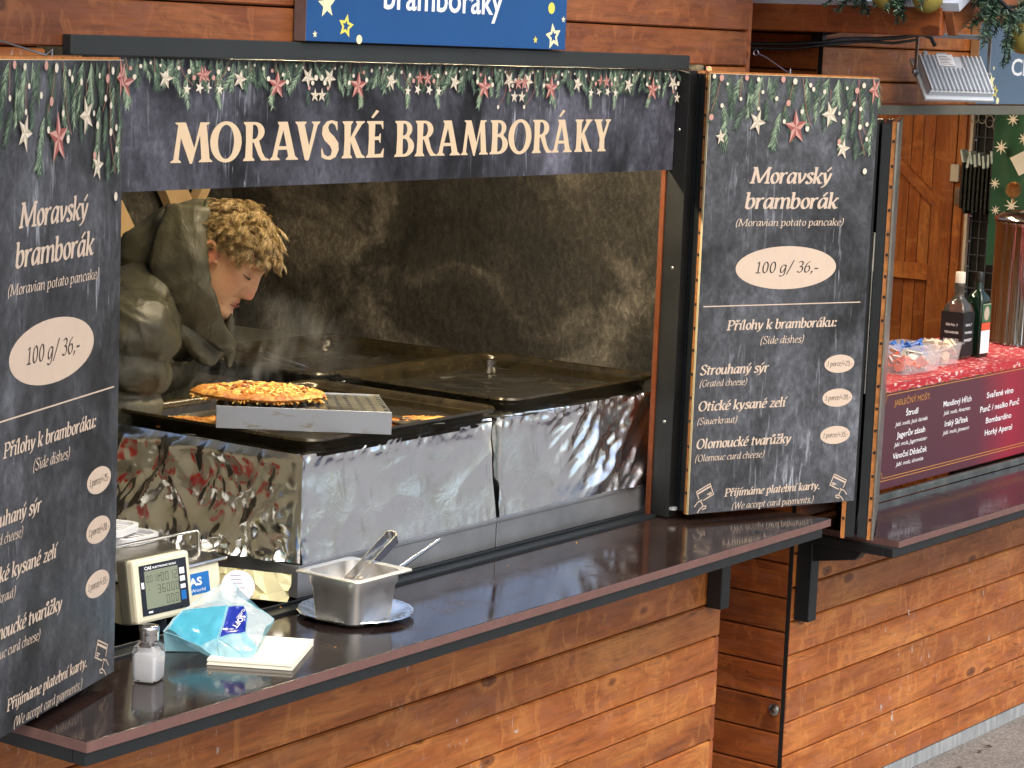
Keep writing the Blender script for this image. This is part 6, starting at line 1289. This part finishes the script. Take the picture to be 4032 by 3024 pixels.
while nc < 460:
    a = random.uniform(-pi, pi); el = math.asin(random.uniform(-.75, 1))
    if el < hairline(a): continue
    nc += 1; topk = sst(R(8), R(58), el); front = sst(.0, .85, cos(a)); near_edge = 1-sst(0, R(14), el-hairline(a))
    nrm = V((cos(el)*cos(a), cos(el)*sin(a), sin(el))).normalized()
    L = (.022+.024*topk+.016*front)*random.uniform(.75, 1.25)
    flow = V((.75*topk+.45*front+random.uniform(-.45, .45)*topk, .2*sin(a)+random.uniform(-.5, .5), -.9*(1-topk)-.25*front)); flow = flow-nrm*flow.dot(nrm); flow = flow.normalized() if flow.length > .01 else V((1,0,0)); side = nrm.cross(flow)
    ph, fq, am = random.uniform(0, 6.28), random.uniform(1.0, 2.0), random.uniform(.007, .013)*(.32+.68*topk); lift = (.003+.011*topk)*random.uniform(.6, 1.25); tone = random.random()
    for j in range(24):
        da, de = random.gauss(0, .075), random.gauss(0, .065); aj, ej = a+da, max(el+de, hairline(a+da)); x, y, z = skull(aj, min(ej, pi/2)); p = V((x, y, z)); p = p+nrm*.004; pts = []; m = 8; ex = random.uniform(.8, 1.15); dph = random.gauss(0, .5)
        for i in range(m+1):
            t = i/m; pull = 1-.55*t
            c_ = p+(nrm*(lift*sin(min(1, t*1.2)*pi*.68))+flow*(L*ex*t)+side*(am*sin(ph+dph+t*fq*2*pi)*t**.6)+nrm*(am*.9*cos(ph+dph+t*fq*2*pi)*t))
            pts.append(c_)
        if j == 0: lead = pts
        pts = [q+(l-q)*(.46*(i/m)) for i, (q, l) in enumerate(zip(pts, lead))]
        mb.tube([hp(*q) for q in pts], [.00056*(1-.8*(i/m))+.0002 for i in range(m+1)], 3, caps=False)
for s in (-1, 1):
    for i in range(90):
        t = random.random(); p = V((.0935-.020*t*t-.003*t, s*(.012+.040*t), .032+.008*sin(t*2.4)+random.uniform(-.002, .002))); q = p+V((.002, s*.008, .002)); mb.tube([hp(*p), hp(*((p+q)/2+V((.0015,0,0)))), hp(*q)], [.0008, .0008, .0003], 4, caps=False)
part('hair', mb, HAIR.m, pe, smooth=180, recalc=False)
# jacket
J = MB(); mid = SH_*.55+HIP*.45
limb(J, [hp2(-.10, 0, -.165), hp2(-.13, 0, -.205)-FD*.01, mid+FD*.02, HIP+FD*.02, HIP-ZV*.10], [(.105,.085), (.205,.130), (.225,.165), (.225,.170), (.22,.165)], 40, 14, puff=.15, per=.085, up=FD)
for s, e, w_ in ((SR, ER, WR_), (SLf, EL_, WL_)):
    limb(J, [SH_*.45+s*.55, s*.97+SH_*.03+ZV*.004, s*.5+e*.5+(s-SH_).normalized()*.012, e, e*.5+w_*.5, w_+(w_-e).normalized()*.005], [(.085,.085), (.100,.100), (.092,.092), (.084,.084), (.070,.068), (.048,.044)], 32, 12, puff=.24, per=.075, ph=.6)
# stand-up collar around the neck, the hood lying on the back
cb = hp(-.055, 0, -.12)
for i, (dz, a_, b_, th_) in enumerate(((-.045, .098, .100, .026), (-.012, .094, .096, .022), (.018, .088, .092, .018))):
    pts = []
    for k in range(25):
        t = R(28+304*k/24); pts.append(hp2(-.060+b_*cos(t)*.92, a_*sin(t), -.128+dz-.05*cos(t)*.9))
    J.tube(pts, th_, 12)
J.tube([hp2(.028, .045, -.10), hp2(.040, .048, -.135), hp2(.044, .050, -.175), hp2(.03, .05, -.22)], [.006, .013, .014, .010], 10); J.tube([hp2(.035, .04, -.16), hp2(.062, .045, -.185), hp2(.075, .048, -.215)], [.010, .014, .005], 10); J.tube([hp2(.03, -.03, -.12), hp2(.035, -.035, -.17), hp2(.02, -.04, -.23)], [.008, .014, .012], 10)
def crinkle(m_, am=1.0):
    me = bpy.data.meshes.new('tmp'); me.from_pydata([tuple(v) for v in m_.v], [], m_.f); me.update()
    for i, v in enumerate(me.vertices):
        p = v.co; q = V((p.x+p.y, p.y-p.x, p.z)); w_ = noise.noise(p*5)
        m_.v[i] = p+v.normal*am*(.0065*ridged((q.x*5+w_, q.y*5+w_, q.z*15+w_*2))+.0035*ridged((q.x*15+w_, q.y*15+3, q.z*9))+.0035*noise.noise((q.x*13, q.y*13+3, q.z*18))-.005)
    bpy.data.meshes.remove(me); return m_
part('jacket', crinkle(remesh(J, .005, 1), .95), plain('tmp', (.1,.1,.1)), pe, smooth=180)
jk = COL.objects['jacket'] if 'jacket' in COL.objects else None
def jacket_mat():
    k = NT('dark_olive_puffer'); v = k.co(); a = k.noise(v, 7, 4, .6); k.set('Base Color', k.ramp(a, [(.3, c8(46,44,33)), (.7, c8(74,71,55))])); k.set('Roughness', k.ramp(k.noise(v, 14, 4, .6), [(.3, .40), (.7, .58)])); k.set('Specular IOR Level', .4)
    h = k.math('ADD', k.math('MULTIPLY', k.noise(k.co((22, 22, 15)), 1, 4, .55, 1.0), 1.0), k.math('MULTIPLY', k.noise(v, 60, 3, .5), .15)); k.bump(h, .5, .007); return k.m
JM = jacket_mat(); jk.data.materials[0] = JM
# hood
Hd = MB(); rings = []
for i in range(15):
    t = i/14; c_ = hp2(-.085-.150*t, 0, .010-.060*t-.075*t*t); wdt = .098*(1-.45*t*t)+.004; hgt = .105*(1-.50*t*t)
    tn = (fw0*-1+up0*(-.45-.9*t)).normalized(); rg_ = ring(c_, tn, wdt, hgt, 36, up0); rings.append([p+V((noise.noise(p*14), noise.noise(p*14+V((5,0,0))), noise.noise(p*14+V((0,7,0)))))*.018*sst(0, .25, t) for p in rg_])
inn = [[c_+(p-c_)*.86+fw0*-.004 for p in r] for r, c_ in ((rings[0], sum(rings[0], V())/36),)][0]
Hd.loft([rings[2][:] and [p*.55+(sum(rings[3], V())/36)*.45 for p in rings[3]], inn, rings[0]]+rings[1:])
limb(Hd, [hp2(-.16, 0, -.10), hp2(-.20, 0, -.16), hp2(-.20, 0, -.24)], [(.10,.055), (.13,.06), (.12,.04)], 24, 6, up=FD)
SP = [(1.2546,.5786,1.7575),(1.2352,.565,1.6993),(1.2258,.5547,1.6405),(1.2298,.5449,1.5899),(1.2453,.5368,1.5405),(1.2714,.5357,1.5096),(1.2911,.5379,1.4898),(1.316,.5508,1.4729)]
SPr = []
for i, p in enumerate(SP):                       # padded hood edge falling past the neck to the collar
    p = V(p)-ZV*(.0, .0, .0, .004, .010, .020, .026, .030)[i]; tn = (V(SP[min(i+1, 7)])-V(SP[max(i-1, 0)])).normalized(); u = (FD-tn*FD.dot(tn)).normalized(); w_ = tn.cross(u); hl = (.050, .062, .068, .066, .056, .044, .034, .022)[i]
    SPr.append([p+u*(-hl+hl*cos(2*pi*k/24))-rt_*.012+w_*(.016*sin(2*pi*k/24)) for k in range(24)])
dense = []
for i in range(7):
    for q in range(5): dense.append([a_*(1-q/5)+b_*(q/5) for a_, b_ in zip(SPr[i], SPr[i+1])])
Hd.loft(dense+[SPr[7]])
part('hood', crinkle(remesh(Hd, .006, 1), 1.0), JM, pe, smooth=180)
mb = MB(); mb.tube([p+fw0*.003 for p in rings[0]]+[rings[0][0]+fw0*.003], .0065, 8); part('hood_trim', mb, plain('hood_edge', c8(74,76,56), .5), pe, smooth=60)
for nm, col in (('trousers', c8(34,34,38)),):
    Tm = MB()
    for s in (-1, 1):
        h_ = HIP+rt*s*.09; limb(Tm, [HIP+rt*s*.07+ZV*.02, h_-ZV*.2, h_-ZV*.45+FD*.04, h_-ZV*.86, V((h_.x, h_.y, .16))], [(.115,.12), (.10,.105), (.078,.082), (.06,.062), (.062,.065)], 18, 6)
    part(nm, Tm, plain(nm, col, .8), pe, smooth=70)

# ------------------------------------------------------------------ steam over the pans
ST = bpy.data.materials.new('steam_volume'); ST.use_nodes = True; t_ = ST.node_tree; t_.nodes.clear()
o_ = t_.nodes.new('ShaderNodeOutputMaterial'); pv = t_.nodes.new('ShaderNodeVolumePrincipled'); tc_ = t_.nodes.new('ShaderNodeTexCoord'); mp_ = t_.nodes.new('ShaderNodeMapping'); nz = t_.nodes.new('ShaderNodeTexNoise'); rm = t_.nodes.new('ShaderNodeValToRGB'); gr = t_.nodes.new('ShaderNodeTexGradient'); gr.gradient_type = 'SPHERICAL'; mg = t_.nodes.new('ShaderNodeMapping'); mu = t_.nodes.new('ShaderNodeMath'); mu.operation = 'MULTIPLY'; m2_ = t_.nodes.new('ShaderNodeMath'); m2_.operation = 'MULTIPLY'; m2_.inputs[1].default_value = 8.5
mp_.inputs['Scale'].default_value = (9, 9, 5); nz.inputs['Scale'].default_value = 1.0; nz.inputs['Detail'].default_value = 5; nz.inputs['Distortion'].default_value = 1.6
rm.color_ramp.elements[0].position = .54; rm.color_ramp.elements[1].position = .80
mg.inputs['Scale'].default_value = (2.9, 2.9, 5.6)
L_ = t_.links.new; L_(tc_.outputs['Object'], mp_.inputs[0]); L_(mp_.outputs[0], nz.inputs['Vector']); L_(nz.outputs[0], rm.inputs[0]); L_(tc_.outputs['Object'], mg.inputs[0]); L_(mg.outputs[0], gr.inputs[0]); L_(rm.outputs[0], mu.inputs[0]); L_(gr.outputs[0], mu.inputs[1]); L_(mu.outputs[0], m2_.inputs[0]); L_(m2_.outputs[0], pv.inputs['Density']); pv.inputs['Color'].default_value = (.95, .95, .95, 1); L_(pv.outputs[0], o_.inputs['Volume'])
mb = MB(); mb.box(1.18, 1.88, .40, 1.10, 1.335, 1.55); s_ = part('steam', mb, ST); s_.data.transform(Matrix.Translation((-1.50, -.74, -1.38))); s_.location = (1.50, .74, 1.38); s_['kind'] = 'stuff'
